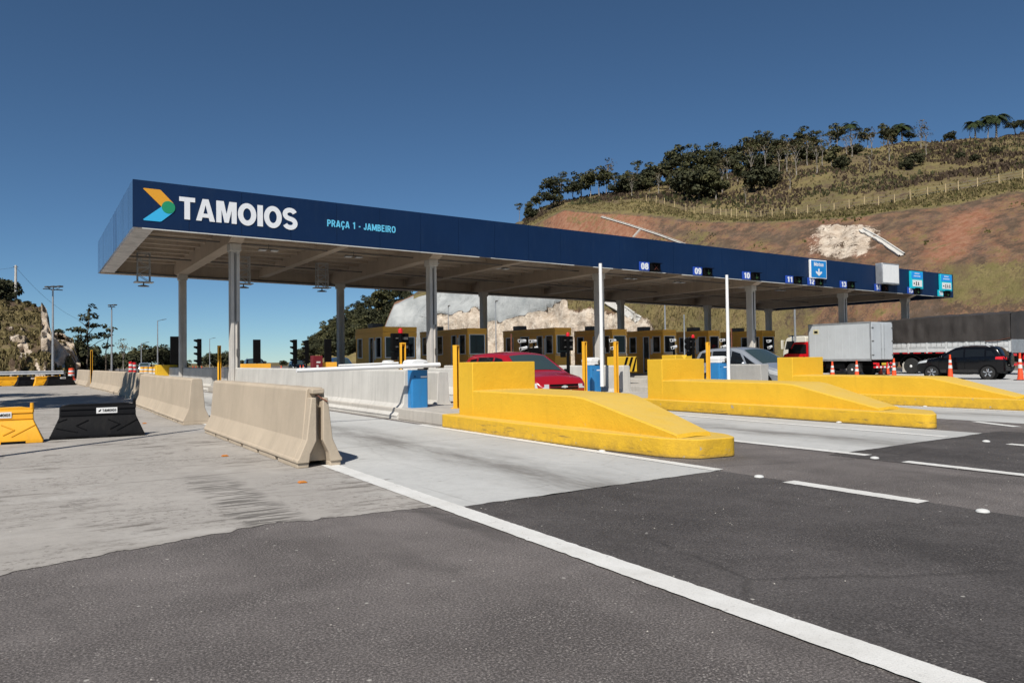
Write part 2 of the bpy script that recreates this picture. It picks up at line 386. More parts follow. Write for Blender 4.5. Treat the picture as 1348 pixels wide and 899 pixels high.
def slab(name, col, worn):
    n = N(name)
    xyz = n.sep()
    c = n.mix(n.step(n.noise(.35, 6, .6), .3, .7), mul(col, .86), mul(col, 1.08))
    c = n.mix(n.step(n.noise(6, 6, .72), .45, .8, 0, .45), c, mul(col, .62))
    c = n.mix(n.step(n.noise(90, 3, .7), .5, .8, 0, .35), c, mul(col, .6))
    if worn:
        # rubbed and scraped patches, dragged roughly across the lane
        sm = n.noise(1.0, 7, .7, n.scaled(n.pos, (1.5, 5.5, 1)))
        big = n.step(n.noise(.42, 4, .6), .45, .62)
        c = n.mix(n.math('MULTIPLY', n.step(sm, .50, .60), n.math('MULTIPLY', big, .9)), c, (.14,.125,.11))
        c = n.mix(n.math('MULTIPLY', n.step(n.noise(14, 5, .75), .53, .62), n.step(n.noise(.8, 4), .42, .56, 0, .75)), c, (.16,.145,.13))
        c = n.mix(n.step(n.noise(.9, 5, .6), .56, .68, 0, .5), c, (.48,.46,.43))
        # a ladder of tyre-dragged marks beside the near barrier
        lad = n.step(n.noise(1.5, 3, .5, n.scaled(n.pos, (1.1, 10.5, 1))), .47, .52)
        lx = n.math('ADD', xyz[0], n.math('MULTIPLY', n.noise(2.5, 3), .25))
        area = n.math('MULTIPLY', n.math('MULTIPLY', n.step(lx, 1.50, 1.62), n.step(lx, 2.10, 1.95)), n.math('MULTIPLY', n.step(xyz[1], 5.6, 5.9), n.step(xyz[1], 9.8, 8.4)))
        c = n.mix(n.math('MULTIPLY', n.math('MULTIPLY', lad, area), .75), c, (.085,.078,.07))
        pat = n.step(n.noise(1.7, 6, .65), .60, .63)
        c = n.mix(n.math('MULTIPLY', pat, n.math('MULTIPLY', n.step(n.noise(.23, 2), .42, .5), .6)), c, (.17,.155,.14))
    else:
        # oil drip band along each lane centre
        for cx in (4.85, 10.6, 16.9, 23.2):
            d = n.math('ABSOLUTE', n.math('SUBTRACT', n.math('ADD', xyz[0], n.math('MULTIPLY', n.noise(.7, 3), .5)), cx+.25))
            band = n.math('MULTIPLY', n.step(d, .8, .12), n.step(n.noise(1.6, 5, .7, n.scaled(n.pos, (1.5,.35,1))), .3, .62))
            c = n.mix(n.math('MULTIPLY', band, .78), c, (.15,.14,.128))
        sk = n.noise(1.5, 4, .6, n.scaled(n.pos, (7, .18, 1)))
        c = n.mix(n.step(sk, .62, .74, 0, .35), c, (.2,.19,.18))
        tk = n.noise(2.2, 3, .6, n.scaled(n.pos, (1.2, 5, 1)))
        c = n.mix(n.math('MULTIPLY', n.step(tk, .68, .70), .6), c, (.16,.15,.14))
    jt = n.math('MULTIPLY', n.step(n.math('ABSOLUTE', n.math('SUBTRACT', n.math('FRACT', n.math('DIVIDE', n.math('SUBTRACT', xyz[1], 2.0), 6.0)), .5)), .0022, .0012), .8)
    c = n.mix(jt, c, (.12,.11,.10))
    cr = n.voro(.21, 'DISTANCE_TO_EDGE', n.mix(.12, n.pos, n.new_noise_col(2.5)))
    c = n.mix(n.math('MULTIPLY', n.step(cr, .005, .001), n.math('MULTIPLY', n.step(n.noise(.6, 2), .45, .55), .6 if worn else .12)), c, (.14,.13,.12))
    n.bump(n.math('ADD', n.noise(70, 4, .7), n.noise(7, 4)), .3, .01)
    return n.out(c, .85, 0, .25)
MAT['slab_worn'] = slab('worn_concrete_slab', (.39, .365, .335), True)
MAT['slab'] = slab('lane_concrete_slab', (.50, .50, .485), False)
def soil():
    n = N('dry_ground')
    c = n.mix(n.step(n.noise(.08, 7, .65), .35, .65), (.13,.085,.05), (.17,.145,.06))
    c = n.mix(n.step(n.noise(1.3, 5, .7), .5, .8, 0, .5), c, (.07,.075,.03))
    n.bump(n.noise(3, 5, .7), .6, .1)
    return n.out(c, .95, 0, .1)
MAT['soil'] = soil()
def linepaint():
    n = N('road_marking_paint')
    c = n.mix(n.step(n.noise(3, 5, .7), .3, .7), (.60,.59,.56), (.74,.735,.71))
    c = n.mix(n.step(n.noise(95, 3, .7), .55, .72, 0, .55), c, (.36,.35,.33))
    c = n.mix(n.step(n.noise(13, 6, .75), .6, .72, 0, .75), c, (.16,.15,.14))
    n.bump(n.noise(110, 3, .7), .5, .008)
    return n.out(c, .75, 0, .3)
MAT['marking'] = linepaint()

m = MB(); R = 4000
m.grid([[(x, y, -.03) for y in (-R, -300, -60, 60, 300, R)] for x in (-R, -300, -60, 60, 300, R)])
struct(obj('ground', m, 'soil', smooth=0))
m = MB(); m.box(-26, 74, -25, 260, -.12, 0); struct(obj('asphalt_road', m, 'asphalt', smooth=0))
def rag(x, amp=.09, s=1.0): return amp*(noise.noise((x*1.3*s, 3.1, 0)) + .6*noise.noise((x*5*s, 9.1, 0)) + .35*noise.noise((x*17*s, 1.7, 0)))
def sheet(name, mat, x0, x1, edge, y1, z=.004, step=.06, ends=True):
    m = MB(); n = max(2, int((x1-x0)/step)); xs = [x0+(x1-x0)*i/n for i in range(n+1)]
    m.grid([[(x, edge(x), z), (x, y1(x) if callable(y1) else y1, z)] for x in xs])
    return struct(obj(name, m, mat, smooth=0))
# older, scraped slab on the closed shoulder lane (left of the barrier line)
def e_old(x): return 5.70 + .53*min(1, max(-.9, (x+.2)/1.8)) - .12*max(0, x-1.6) + rag(x, .05) + .05*noise.noise((x*9, 4, 2)) + .035*noise.noise((x*31, 2, 2))
sheet('concrete_shoulder', 'slab_worn', -9.0, 3.12, e_old, 70, step=.025)
def e_new(x): return 5.93 + .045*(x-3.5) + rag(x, .045) + .03*noise.noise((x*19, 4, 7))
sheet('concrete_lane', 'slab', 3.13, 6.62, e_new, 70)
sheet('concrete_lane', 'slab', 9.08, 13.0, e_new, 70)
sheet('concrete_lane', 'slab', 15.3, 62, lambda x: 6.6+.03*(x-15)+rag(x, .06), 70, step=.25)
# ground under the islands between the slabs
sheet('concrete_island_base', 'slab_worn', 6.75, 9.0, lambda x: 8.6+rag(x, .15), 70, z=.003)
sheet('concrete_island_base', 'slab_worn', 13.15, 15.2, lambda x: 8.9+rag(x, .15), 70, z=.003)
# darker resurfaced approach lanes
def lane_sheet(x0, x1, y1f):
    m = MB(); ys = [-25+i*.25 for i in range(int((5.4+25)/.25)+1)]
    rows = []
    for y in ys: rows.append([(x0+rag(y, .03, 2), y, .004), (x1+rag(y+50, .03, 2), y, .004)])
    yend = max(y1f(x0), y1f(x1))
    m.grid(rows)
    k = 24
    m.grid([[(x0+(x1-x0)*i/k + (rag(ys[-1], .03, 2) if i == 0 else rag(ys[-1]+50, .03, 2) if i == k else 0), ys[-1], .004), (x0+(x1-x0)*i/k, y1f(x0+(x1-x0)*i/k)+.02, .004)] for i in range(k+1)])
    struct(obj('asphalt_lane', m, 'asphalt_dark', smooth=0))
lane_sheet(3.05, 6.6, lambda x: e_new(x) - rag(x, .045))
lane_sheet(8.75, 13.6, lambda x: e_new(x) - rag(x, .045))
lane_sheet(15.4, 20.0, lambda x: 6.4)

def marking(x0, y0, x1, y1, wd, z=.009):
    m = MB(); L = math.hypot(x1-x0, y1-y0); n = max(2, int(L/.05)); d = Vector((x1-x0, y1-y0, 0))/L; nrm = Vector((-d.y, d.x, 0))
    rows = []
    for i in range(n+1):
        p = Vector((x0, y0, z)) + d*L*i/n; a = p.x*7+p.y*7
        e1 = .012*noise.noise((a*1.7, 1, 0)) + .008*noise.noise((a*6, 4, 0)); e2 = .012*noise.noise((a*1.9, 7, 0)) + .008*noise.noise((a*7, 2, 0))
        rows.append([p - nrm*(wd/2+e1), p + nrm*(wd/2+e2)])
    m.grid(rows); struct(obj('lane_marking', m, 'marking', smooth=0))
marking(2.92, -8, 3.155, 9.3, .205)
marking(3.15, 15.2, 3.15, 34, .13, .0095)
marking(6.61, 6.10, 6.61, 14.0, .165)
marking(9.08, 5.85, 9.08, 16, .16)
marking(12.02, 6.42, 12.2, 13.2, .17)
marking(14.52, 6.55, 15.1, 7.55, .17)
marking(6.56, 3.72, 6.56, 5.12, .185)
marking(8.84, 3.5, 8.88, 5.25, .17)
marking(11.6, 3.7, 11.7, 5.4, .16)
marking(6.56, -1.8, 6.56, -.2, .145); marking(8.84, -1.8, 8.84, -.2, .125)
for x, y0, y1 in ((18.3, 7.4, 16), (15.2, 9, 16), (21.1, 6.6, 14), (17.7, 3.5, 5.3), (24.4, 6.5, 16), (27.6, 6.6, 16)): marking(x, y0, x, y1, .16)

# raised road studs
def stud(x, y, label, mat='reflector', dome=True, group=None):
    m = MB()
    if dome: m.lathe([(.052,0),(.049,.011),(.038,.019),(.017,.024),(.001,.025)], (0,0,0), 'z', 18)
    else:
        m.prism([(-.045,0),(.045,0),(.025,.016),(-.025,.016)], -.04, .04, 'y')
    o = obj('road_stud', m, mat, loc=(x, y, .0085)); tag(o, label, 'road stud', group); return o
for (x, y), l in (((6.55, 5.48), 'white domed road stud by the dark lane edge off the nearest yellow nose'),
                  ((8.85, 5.62), 'white domed road stud between the first and second yellow noses'),
                  ((6.53, 3.22), 'white domed road stud past the end of the short white dash at right'),
                  ((11.75, 5.72), 'white domed road stud beyond the second yellow nose, near the right edge'),
                  ((6.66, 8.25), 'white domed road stud against the foot of the nearest yellow barrier'),
                  ((13.05, 9.0), 'white domed road stud against the foot of the second yellow barrier'),
                  ((18.5, 10.4), 'white domed road stud against the foot of the farthest yellow barrier')):
    stud(x, y, l)
for (x, y), l in (((2.46, 8.1), 'flat orange road stud in front of the near concrete barrier end'),
                  ((2.28, 11.05), 'flat orange road stud beside the middle of the near concrete barrier'),
                  ((2.1, 18.2), 'flat orange road stud beyond the black plastic barrier')):
    stud(x, y, l, 'amber', False)
# loose white chips of paint and stone on the tarmac: too many to count
m = MB(); rr = random.Random(3)
for i in range(800):
    x = rr.uniform(-3, 12); y = rr.uniform(1.4, 12); s = rr.uniform(.002, .007)
    a = rr.uniform(0, 6.28); m.add([(x+s*math.cos(a+k*2.1)*rr.uniform(.6,1.3), y+s*math.sin(a+k*2.1)*rr.uniform(.6,1.3), .010) for k in range(3)] + [(x, y, .010+s*.8)], [(0,1,3),(1,2,3),(2,0,3)])
o = stuff(obj('loose_grit', m, 'kerb_concrete', smooth=0)); o['label'] = 'pale grit and paint chips scattered over the tarmac'; o['category'] = 'grit'

# ------------------------------------------------------------------ concrete barriers
def jersey_profile(h=.97, b=.285, t=.10):
    half = [(b, .06), (b, .10), (b-.02, .115), (.165, .34), (t+.012, h-.03), (t-.02, h)]
    return half
def jersey(label, x, y0, y1, mat='barrier_concrete', h=.97, b=.285, t=.10, notches=True, slot=False, rz=0, group='precast concrete safety barriers', name='concrete_barrier'):
    """barrier running from (x, y0) towards +y; the near end may show its joint slot"""
    r = thing(name, label, 'barrier', (x, y0, 0), rz, group)
    L = y1-y0; half = jersey_profile(h, b, t)
    m = MB(); a = .17 if slot else 0
    full = half + [(-p, q) for p, q in half[::-1]]
    # weathered body: swept in short steps so that edges wander a little
    n = max(2, int((L-a)/.25)); rings = []
    for i in range(n+1):
        y = a + (L-a)*i/n
        rings.append([(p + .004*noise.noise((y*3+x, q*5, p*3)), y, q + (.006*noise.noise((y*2.3, x, 5)) if q > h-.05 else 0)) for p, q in full])
    k = len(full); base = len(m.v)
    m.add([p for rg in rings for p in rg], [(i*k+j, i*k+(j+1) % k, (i+1)*k+(j+1) % k, (i+1)*k+j) for i in range(n) for j in range(k)] + [tuple(range(k))[::-1], tuple(range(n*k, (n+1)*k))])
    # feet with lifting notches between them
    nn = 5 if notches else 0
    cuts = [L*(j+1)/(nn+1) for j in range(nn)] if nn else []
    edges = [0.02 if slot else 0.0]
    for c in cuts: edges += [c-.07, c+.07]
    edges.append(L)
    for e0, e1 in zip(edges[::2], edges[1::2]):
        if slot and e0 < .1:
            m.box(-b+.012, -.13, e0, .6, 0, .066); m.box(.13, b-.012, e0, .6, 0, .066); e0 = .6
        m.box(-b+.012, b-.012, e0, e1, 0, .066)
    if slot:
        for s in (-1, 1):
            prof = [(s*.13, .06), (s*b, .06), (s*b, .10), (s*(b-.02), .115), (s*.165, .34), (s*(t+.005), h-.12), (s*.04, h-.12), (s*.038, .33), (s*.06, .28), (s*.115, .17)]
            m.prism(prof, 0, a+.001, 'y')
        m.box(-t+.02, t-.02, .05, a+.002, h-.075, h-.012)
    o = obj('body', m, mat, r, bevel=.012, smooth=14)
    if slot:
        hk = MB(); pts = [(0, a, h-.10), (.0, .06, h-.10), (.03, .01, h-.13), (.09, -.02, h-.17)]
        for p, q in zip(pts, pts[1:]): hk.tube(p, q, .008, None, 6)
        obj('lifting_bar', hk, 'rust', r)
    return r
jersey('near tan concrete barrier with slotted end and rusty lifting bar beside the white line', 3.01, 9.19, 15.0, slot=True)
jersey('tan concrete barrier with a grey cut end face, second in the row', 2.98, 17.15, 21.45)
jersey('tan concrete barrier touching the back of the second one, third in the row', 3.0, 21.6, 26.0)
for i, (x, y0, L, rz, l) in enumerate(((3.28, 26.6, 3.9, -.07, 'tan concrete barrier where the row first steps towards the lanes'),
        (3.50, 31.0, 2.2, .08, 'short tan barrier in tree shade, nearest of the crooked shaded pieces'),
        (3.46, 33.6, 2.2, .03, 'short tan barrier in tree shade, middle of the crooked shaded pieces'),
        (3.42, 36.3, 2.4, .05, 'short tan barrier in tree shade, farthest of the crooked shaded pieces'),
        (3.38, 39.2, 9.0, .035, 'long tan concrete barrier between the shaded pieces and the far yellow post'),
        (3.02, 50.6, 7.6, .03, 'last tan concrete barrier of the row, past the yellow post'))):
    jersey(l, x, y0, y0+L, rz=rz, notches=i in (0, 4))
# pale continuous walls along the first toll island
G2 = 'pale cast concrete walls along the first toll island'
jersey('long pale concrete wall behind the lowered barrier arm, ending at the island kerb', 7.15, 15.55, 34.2, 'pale_concrete', 1.09, .34, .12, False, group=G2, name='concrete_wall')
jersey('farther pale concrete wall past the gap, left of the first canopy column', 7.15, 36.7, 55, 'pale_concrete', 1.07, .34, .12, False, group=G2, name='concrete_wall')
G3 = 'pale wall pieces set behind the gate boxes'
jersey('pale wall piece standing right of the lowered gate box on the first island', 8.35, 16.3, 22.5, 'pale_concrete', 1.02, .33, .12, False, group=G3, name='concrete_wall')
jersey('pale wall behind the red car along the second lane', 12.9, 22.0, 34, 'pale_concrete', 1.0, .33, .12, False, group=G3, name='concrete_wall')
jersey('pale wall between the second gate box and the second yellow barrier', 15.55, 18.0, 30.0, 'pale_concrete', 1.06, .34, .12, False, group=G3, name='concrete_wall')
jersey('small grey concrete block beside the silver minivan', 20.95, 17.2, 19.2, 'grey_concrete', 1.02, .32, .2, False, group=G3, name='concrete_block')

# ------------------------------------------------------------------ yellow nosed island barriers
def rounded(poly, r=.18, n=5):
    out = []
    k = len(poly)
    for i in range(k):
        p0, p1, p2 = Vector(poly[i-1]), Vector(poly[i]), Vector(poly[(i+1) % k])
        a = (p0-p1); b = (p2-p1); ra = min(r, a.length*.45); rb = min(r, b.length*.45)
        A = p1 + a.normalized()*ra; B = p1 + b.normalized()*rb
        for j in range(n+1):
            t = j/n; out.append(tuple((A*(1-t)**2 + p1*2*t*(1-t) + B*t*t)[:2]))
    return out
def nose_barrier(label, X, Yb, Yn, wid=1.42, straight=False, crest=2.37, toe=.36):
    """X: left face of the body, Yb: back, Yn: tip"""
    r = thing('yellow_nose_barrier', label, 'crash barrier', (X, Yb, 0), 0, 'yellow masonry noses guarding the toll islands')
    D = Yb-Yn
    # ledge
    if straight: led = [(-.17, .35), (-.17, -D+.12), (-.02, -D), (.85, -D+.55), (wid-.1, -D+1.7), (wid+.17, -D+3.2), (wid+.17, .35)]
    else: led = [(-.24, .35), (-.27, -2.0), (-.20, -4.3), (-.10, -D+1.1), (-.06, -D+.5), (.18, -D+.07), (.78, -D), (1.0, -D+.35), (wid*.85, -D+1.5), (wid+.17, -D+3.0), (wid+.17, .35)]
    led = rounded(led, .13)
    m = MB(); n = len(led)
    top = [(p[0], p[1]) for p in led]
    m.prism(led, 0, .25, 'z'); o = obj('ledge', m, 'yellow', r, bevel=.014)
    # body: flat step then ramp down to the ledge, tapering in plan
    yt = -(D-crest)
    secs = [(0, .0, wid, .72), (-.53, .0, wid, .72), (-1.7, .03, wid-.02, .72), (yt+.25, .1, wid-.14, .715), (yt, .14, wid-.2, .69), ((yt-(D-toe))/2, .11, wid*.68, .49), (-(D-toe), .07, wid*.48, .30), (-(D-toe+.02), .07, wid*.48, .249)]
    m = MB()
    fine = []
    for (a, b) in zip(secs, secs[1:]):
        k = max(1, int(abs(b[0]-a[0])/.35))
        for i in range(k): fine.append(tuple(a[j]+(b[j]-a[j])*i/k for j in range(4)))
    fine.append(secs[-1])
    pts = []
    for y, a, b, z in fine:
        wv = .008*noise.noise((y*1.7, X, 1))
        rr_ = .016
        pts.append([(a+wv, y, .249), (a+wv, y, max(.25, z-rr_)), (a+wv+.01, y, max(.251, z-.01)), (a+wv+rr_, y, z), (a*.5+b*.5, y, z+.012), (b-rr_, y, z), (b, y, max(.25, z-rr_)), (b, y, .249)])
    m.grid(pts); m.add(pts[0], [tuple(range(8))]); 
    obj('ramp_body', m, 'yellow', r, smooth=28)
    # upright block at the back
    m = MB(); wv = .0
    m.prism([(-.012,0),(-.006,-.53),(wid*.5,-.545),(wid-.03,-.53),(wid+.0,0.02)], .22, 1.245, 'z')
    obj('upright_block', m, 'yellow', r, bevel=.012)
    return r
nose_barrier('nearest yellow nose barrier with a chipped rounded tip, beside the white lane line', 6.95, 12.89, 6.82)
nose_barrier('second yellow nose barrier, in front of the silver minivan', 13.27, 14.55, 7.24, 1.5, True, 3.06, 1.14)
nose_barrier('farthest yellow nose barrier, in front of the box truck', 18.78, 14.95, 7.4, 1.45, True, 3.05, 1.12)
def kerb(label, x0, x1, y0, y1, h=.25, skew=0):
    m = MB(); m.prism(rounded([(x0,y0),(x1,y0),(x1+skew,y1),(x0+skew,y1)], .12), 0, h, 'z')
    o = obj('kerbed_island', m, 'kerb_concrete', bevel=.02); tag(o, label, 'kerb island', 'raised concrete toll islands'); return o
kerb('raised concrete kerb island under the lowered gate box', 6.86, 9.05, 13.27, 49)
kerb('raised concrete kerb island under the second gate box', 13.15, 15.75, 14.95, 49, .25, 1.6)
kerb('raised concrete kerb island under the third gate box', 18.7, 21.15, 15.35, 49, .25, .6)
for nm, x0, x1 in (('third', 25.3, 27.2), ('fourth', 29.6, 31.5), ('fifth', 33.8, 35.7), ('sixth', 37.9, 39.8), ('seventh', 43.2, 45.3)):
    pass
for l, x0, x1, y0 in (('raised concrete kerb island under the third full toll booth', 25.3, 27.3, 26), ('raised concrete kerb island under the fourth toll booth', 29.5, 31.6, 27), ('raised concrete kerb island under the fifth toll booth', 33.7, 35.8, 28), ('raised concrete kerb island under the sixth toll booth', 37.8, 39.9, 28), ('raised concrete kerb island under the last toll booth', 44.9, 46.6, 30)):
    kerb(l, x0, x1, y0, 50)

# ------------------------------------------------------------------ water-filled plastic barriers
def water_barrier(label, x0, y0, x1, y1, mat, L=1.5, sign=True, group='plastic water barriers'):
    d = math.atan2(y1-y0, x1-x0)
    r = thing('plastic_water_barrier', label, 'water barrier', (x0, y0, 0), d, group)
    # local x along the length, facing -y
    def ring(z, e, t): return (e, L-e, t, z)
    lv = [(.0, 0.0, .24), (.05, .0, .24), (.075, .015, .235), (.36, .135, .125), (.385, .14, .10), (.545, .145, .085), (.56, .15, .075)]
    m = MB(); pts = []
    for z, e, t in lv: pts.append([(e, -t, z), (L-e, -t, z), (L-e, t, z), (e, t, z)])
    n = len(pts); vs = [p for q in pts for p in q]
    fs = [(i*4+j, i*4+(j+1) % 4, (i+1)*4+(j+1) % 4, (i+1)*4+j) for i in range(n-1) for j in range(4)]
    fs += [(3,2,1,0), tuple(range((n-1)*4, n*4))]
    m.add(vs, fs)
    body = obj('body', m, mat, r, bevel=.012)
    # top hump with a pin lug at the right end
    m = MB(); m.prism([(.16,.555),(L-.16,.555),(L-.17,.575),(L-.32,.60),(.30,.60),(.18,.575)], -.06, .06, 'y'); obj('top_rib', m, mat, r, bevel=.01)
    m = MB(); m.tube((L-.165,0,.50), (L-.165,0,.66), .032, .028, 12); obj('pin_lug', m, mat, r)
    # raised chevrons and rib lines moulded in the flared skirt
    m = MB()
    def sk(u, z): 
        t = .235 + (.125-.235)*(z-.075)/(.36-.075); return (u, -t-.006, z)
    for c, s in ((L*.33, -1), (L*.67, 1)):
        m.bar(sk(c-s*.1, .32), sk(c+s*.09, .23), .014); m.bar(sk(c+s*.09, .23), sk(c-s*.07, .15), .014)
    m.bar(sk(.12, .30), sk(.26, .35), .012); m.bar(sk(L-.12, .30), sk(L-.45, .12), .012); m.bar(sk(.10, .20), sk(.42, .12), .012)
    m.box(.16, L-.16, -.112, -.088, .40, .412); m.box(.16, L-.16, -.104, -.085, .50, .512)
    obj('moulded_rib', m, mat, r)
    # fork slots at the foot
    for c in (.42, L-.42):
        m = MB(); m.box(c-.17, c+.17, -.243, -.22, .0, .045); obj('fork_slot', m, 'black', r)
    if sign:
        m = MB(); m.box(L*.5-.03, L*.5+.30, -.106, -.0985, .425, .525); p = obj('sticker', m, 'white', r)
        text('lettering', 'TAMOIOS', 'black', p, L*.5+.065, L*.5+.285, -.107, .452, .498, .10, .002)
        m = MB(); m.prism([(L*.5-.005,.455),(L*.5+.03,.455),(L*.5+.05,.497),(L*.5+.035,.497)], -.109, -.107, 'y'); obj('arrow_mark', m, 'black', p)
    return r
water_barrier('black plastic water barrier with a white sticker on the concrete, nearest black one', .30, 15.55, 1.76, 15.45, 'plastic_black', 1.48)
water_barrier('yellow plastic water barrier cut by the left edge, left of the near black one', -1.30, 15.25, .2, 15.22, 'plastic_yellow', 1.5)
for l, b0, z0, mt, off in (('far yellow plastic barrier at the left edge', -14, 47.5, 'plastic_yellow', 0), ('far black plastic barrier between two yellow ones', 20, 47.0, 'plastic_black', 0),
        ('far yellow plastic barrier half hidden behind a black one', 43, 47.6, 'plastic_yellow', .25), ('farthest right black plastic barrier in front of the guard rail', 59, 47.6, 'plastic_black', 0)):
    x, y = plan(b0, z0); water_barrier(l, x, y, x+1.4, y+.5, mt, 1.75, mt == 'plastic_black', 'distant plastic water barriers')
# ------------------------------------------------------------------ toll canopy
CX0, CX1, CY0, CY1 = 3.09, 57.5, 30.0, 46.42
def zb(x): return 6.17 - .0139*(x-CX0)          # underside line, falling gently to the right
canopy = thing('toll_canopy', 'long toll plaza canopy with navy fascia on concrete columns, spanning all the lanes', 'canopy', (CX0, CY0, 0))
def cobj(name, mb, mat, parent=canopy, **k):
    mb.v = [(x-CX0, y-CY0, z) for x, y, z in mb.v]
    return obj(name, mb, mat, parent, **k)
def sloped_box(m, x0, x1, y0, y1, a, b, n=1):
    """box whose bottom/top follow the canopy fall: zb+a .. zb+b"""
    for i in range(n):
        p, q = x0+(x1-x0)*i/n, x0+(x1-x0)*(i+1)/n
        m.add([(p,y0,zb(p)+a),(q,y0,zb(q)+a),(q,y1,zb(q)+a),(p,y1,zb(p)+a),(p,y0,zb(p)+b),(q,y0,zb(q)+b),(q,y1,zb(q)+b),(p,y1,zb(p)+b)],
              [(3,2,1,0),(4,5,6,7),(0,1,5,4),(1,2,6,5),(2,3,7,6),(3,0,4,7)])
rr = random.Random(5)
m = MB(); n = 29; gap = .012
for i in range(n):
    p = CX0+(CX1-CX0)*i/n; q = CX0+(CX1-CX0)*(i+1)/n-gap; t = rr.uniform(-.006, .006); u = rr.uniform(-.004, .004)
    m.add([(p,CY0+t,zb(p)),(q,CY0+u,zb(q)),(q,CY0+u-t*.5,zb(q)+1.7),(p,CY0+t-u*.5,zb(p)+1.7),(p,CY0+.08,zb(p)),(q,CY0+.08,zb(q)),(q,CY0+.08,zb(q)+1.7),(p,CY0+.08,zb(p)+1.7)],
          [(0,1,2,3),(7,6,5,4),(0,4,5,1),(3,2,6,7),(0,3,7,4),(1,5,6,2)])
fascia = cobj('front_fascia', m, 'navy', smooth=0)
MAT['navy_sky_sheen'] = paint('navy_panel_sky_sheen', (.13, .24, .40), .2, .1, .8, metal=.55, spec=.8)  # same navy panel, its sky reflection put into a lighter base colour
m = MB(); k = 22
for i in range(k):
    a = CY0+.085+(CY1-CY0-.17)*i/k; b = CY0+.085+(CY1-CY0-.17)*(i+1)/k-.02; t = rr.uniform(-.012, .012)
    m.add([(CX0+t,a,zb(CX0)),(CX0-t,b,zb(CX0)),(CX0-t,b,zb(CX0)+1.7),(CX0+t,a,zb(CX0)+1.7),(CX0+.08,a,zb(CX0)),(CX0+.08,b,zb(CX0)),(CX0+.08,b,zb(CX0)+1.7),(CX0+.08,a,zb(CX0)+1.7)],
          [(3,2,1,0),(4,5,6,7),(0,1,5,4),(2,3,7,6),(0,4,7,3),(1,2,6,5)])
cobj('end_fascia', m, 'navy_sky_sheen', smooth=0)
m = MB(); m.box(CX1-.08, CX1, CY0+.09, CY1-.09, zb(CX1), zb(CX1)+1.7); cobj('far_end_fascia', m, 'navy', smooth=0)
m = MB(); sloped_box(m, CX0, CX1, CY1-.08, CY1, .02, 1.7); cobj('rear_fascia', m, 'navy', smooth=0)
MAT['soffit'] = paint('crumpled_metal_soffit', (.46, .44, .42), .42, .3, 2.5, metal=.5, bump=.6, bscale=6, dirt=(.35,.12,.10), dirtamt=.4)
m = MB(); sloped_box(m, CX0+.082, CX0+.72, CY0+.1, CY1-.1, .01, .05); sloped_box(m, CX0+.72, CX1-.1, CY0+.085, CY0+.30, .012, .05, 8)
cobj('soffit_trim', m, 'soffit', smooth=0)
x = CX0+.3
while x < CX1-2.6:
    e = x+rr.uniform(1.2, 3.4); m = MB(); sloped_box(m, x, e, CY0+.002, CY0+.085, -.026-rr.uniform(0, .012), -.004); cobj('lit_edge_trim', m, 'reflector', smooth=0); x = e+rr.choice((.01, .01, .6, 1.2))  # trim in pale broken pieces, its lit edge put into colour and shape
m = MB(); sloped_box(m, CX0+.09, CX1-.09, CY0+.1, CY1-.1, 1.12, 1.3, 6); cobj('roof_deck', m, 'beam_concrete', smooth=0)
m = MB()
y = CY0+.9
while y < CY1-1.2:      # ribs of the precast deck, running the length of the roof
    sloped_box(m, CX0+.75, CX1-.2, y, y+.22, .62, 1.118, 6); y += 1.42
cobj('deck_ribs', m, 'beam_concrete', smooth=0, bevel=.02)
m = MB(); sloped_box(m, CX0+.1, CX1-.1, CY1-.62, CY1-.14, -.02, 1.118, 6); cobj('rear_edge_beam', m, 'beam_concrete', smooth=0)
m = MB(); sloped_box(m, CX0+.1, CX1-.1, CY0+.32, CY0+.55, .30, 1.118, 6); cobj('front_edge_beam', m, 'beam_concrete', smooth=0)
COLX = [7.03, 15.93, 25.96, 38.05, 47.4, 54.97]
YF, YB = 32.2, 44.6
for i, x in enumerate(COLX):
    z = zb(x)
    m = MB(); w2 = .27
    pr = [(CY0+.57, z+.50), (YF-.35, z+.02), (YF+.35, z-.0), (YB-.3, z-.0), (YB+.35, z+.0), (CY1-.63, z+.15), (CY1-.63, z+1.117), (CY0+.57, z+1.117)]
    m.prism(pr, x-w2, x+w2, 'x')
    cobj('cross_beam', m, 'beam_concrete', smooth=0, bevel=.02)
    for y in (YF, YB):
        m = MB(); a, b, g = .175, .225, .04
        sec = [(-a,-b),(-.05,-b),(-.05,-b+g),(.05,-b+g),(.05,-b),(a,-b),(a,b),(-a,b)]
        m.prism([(x+p, y+q) for p, q in sec], 0, z-.001, 'z')
        m.box(x-.225, x+.225, y-.275, y+.275, z-.30, z-.004)
        c = cobj('column', m, 'column_concrete', smooth=0, bevel=.012)
        if y == YF:
            m = MB(); m.tube((x+.08, y-.265, .2), (x+.08, y-.265, 2.95), .03, None, 8); m.box(x+.03, x+.14, y-.33, y-.227, 1.55, 1.85); m.box(x-.018, x+.0, y-.24, y-.19, 2.95, z-.4)
            cobj('conduit', m, 'steel_dark', c)
# second tier of short beams between columns
for x in (11.6, 20.9, 32.0, 42.7, 51.2):
    m = MB(); sloped_box(m, x-.2, x+.2, CY0+.57, CY1-.63, .22, 1.10); cobj('cross_beam', m, 'beam_concrete', smooth=0, bevel=.02)
m = MB()
for y in (33.6, 40.3):
    p = (CX0+.8, y, zb(CX0)+.25); q = (CX1-.5, y, zb(CX1)+.25); m.tube(p, q, .03, None, 6)
m.tube((CX0+.3, CY1-.75, zb(CX0)+.03), (CX1-.3, CY1-.75, zb(CX1)+.03), .05, None, 6)
cobj('cable_tray', m, 'steel_dark')
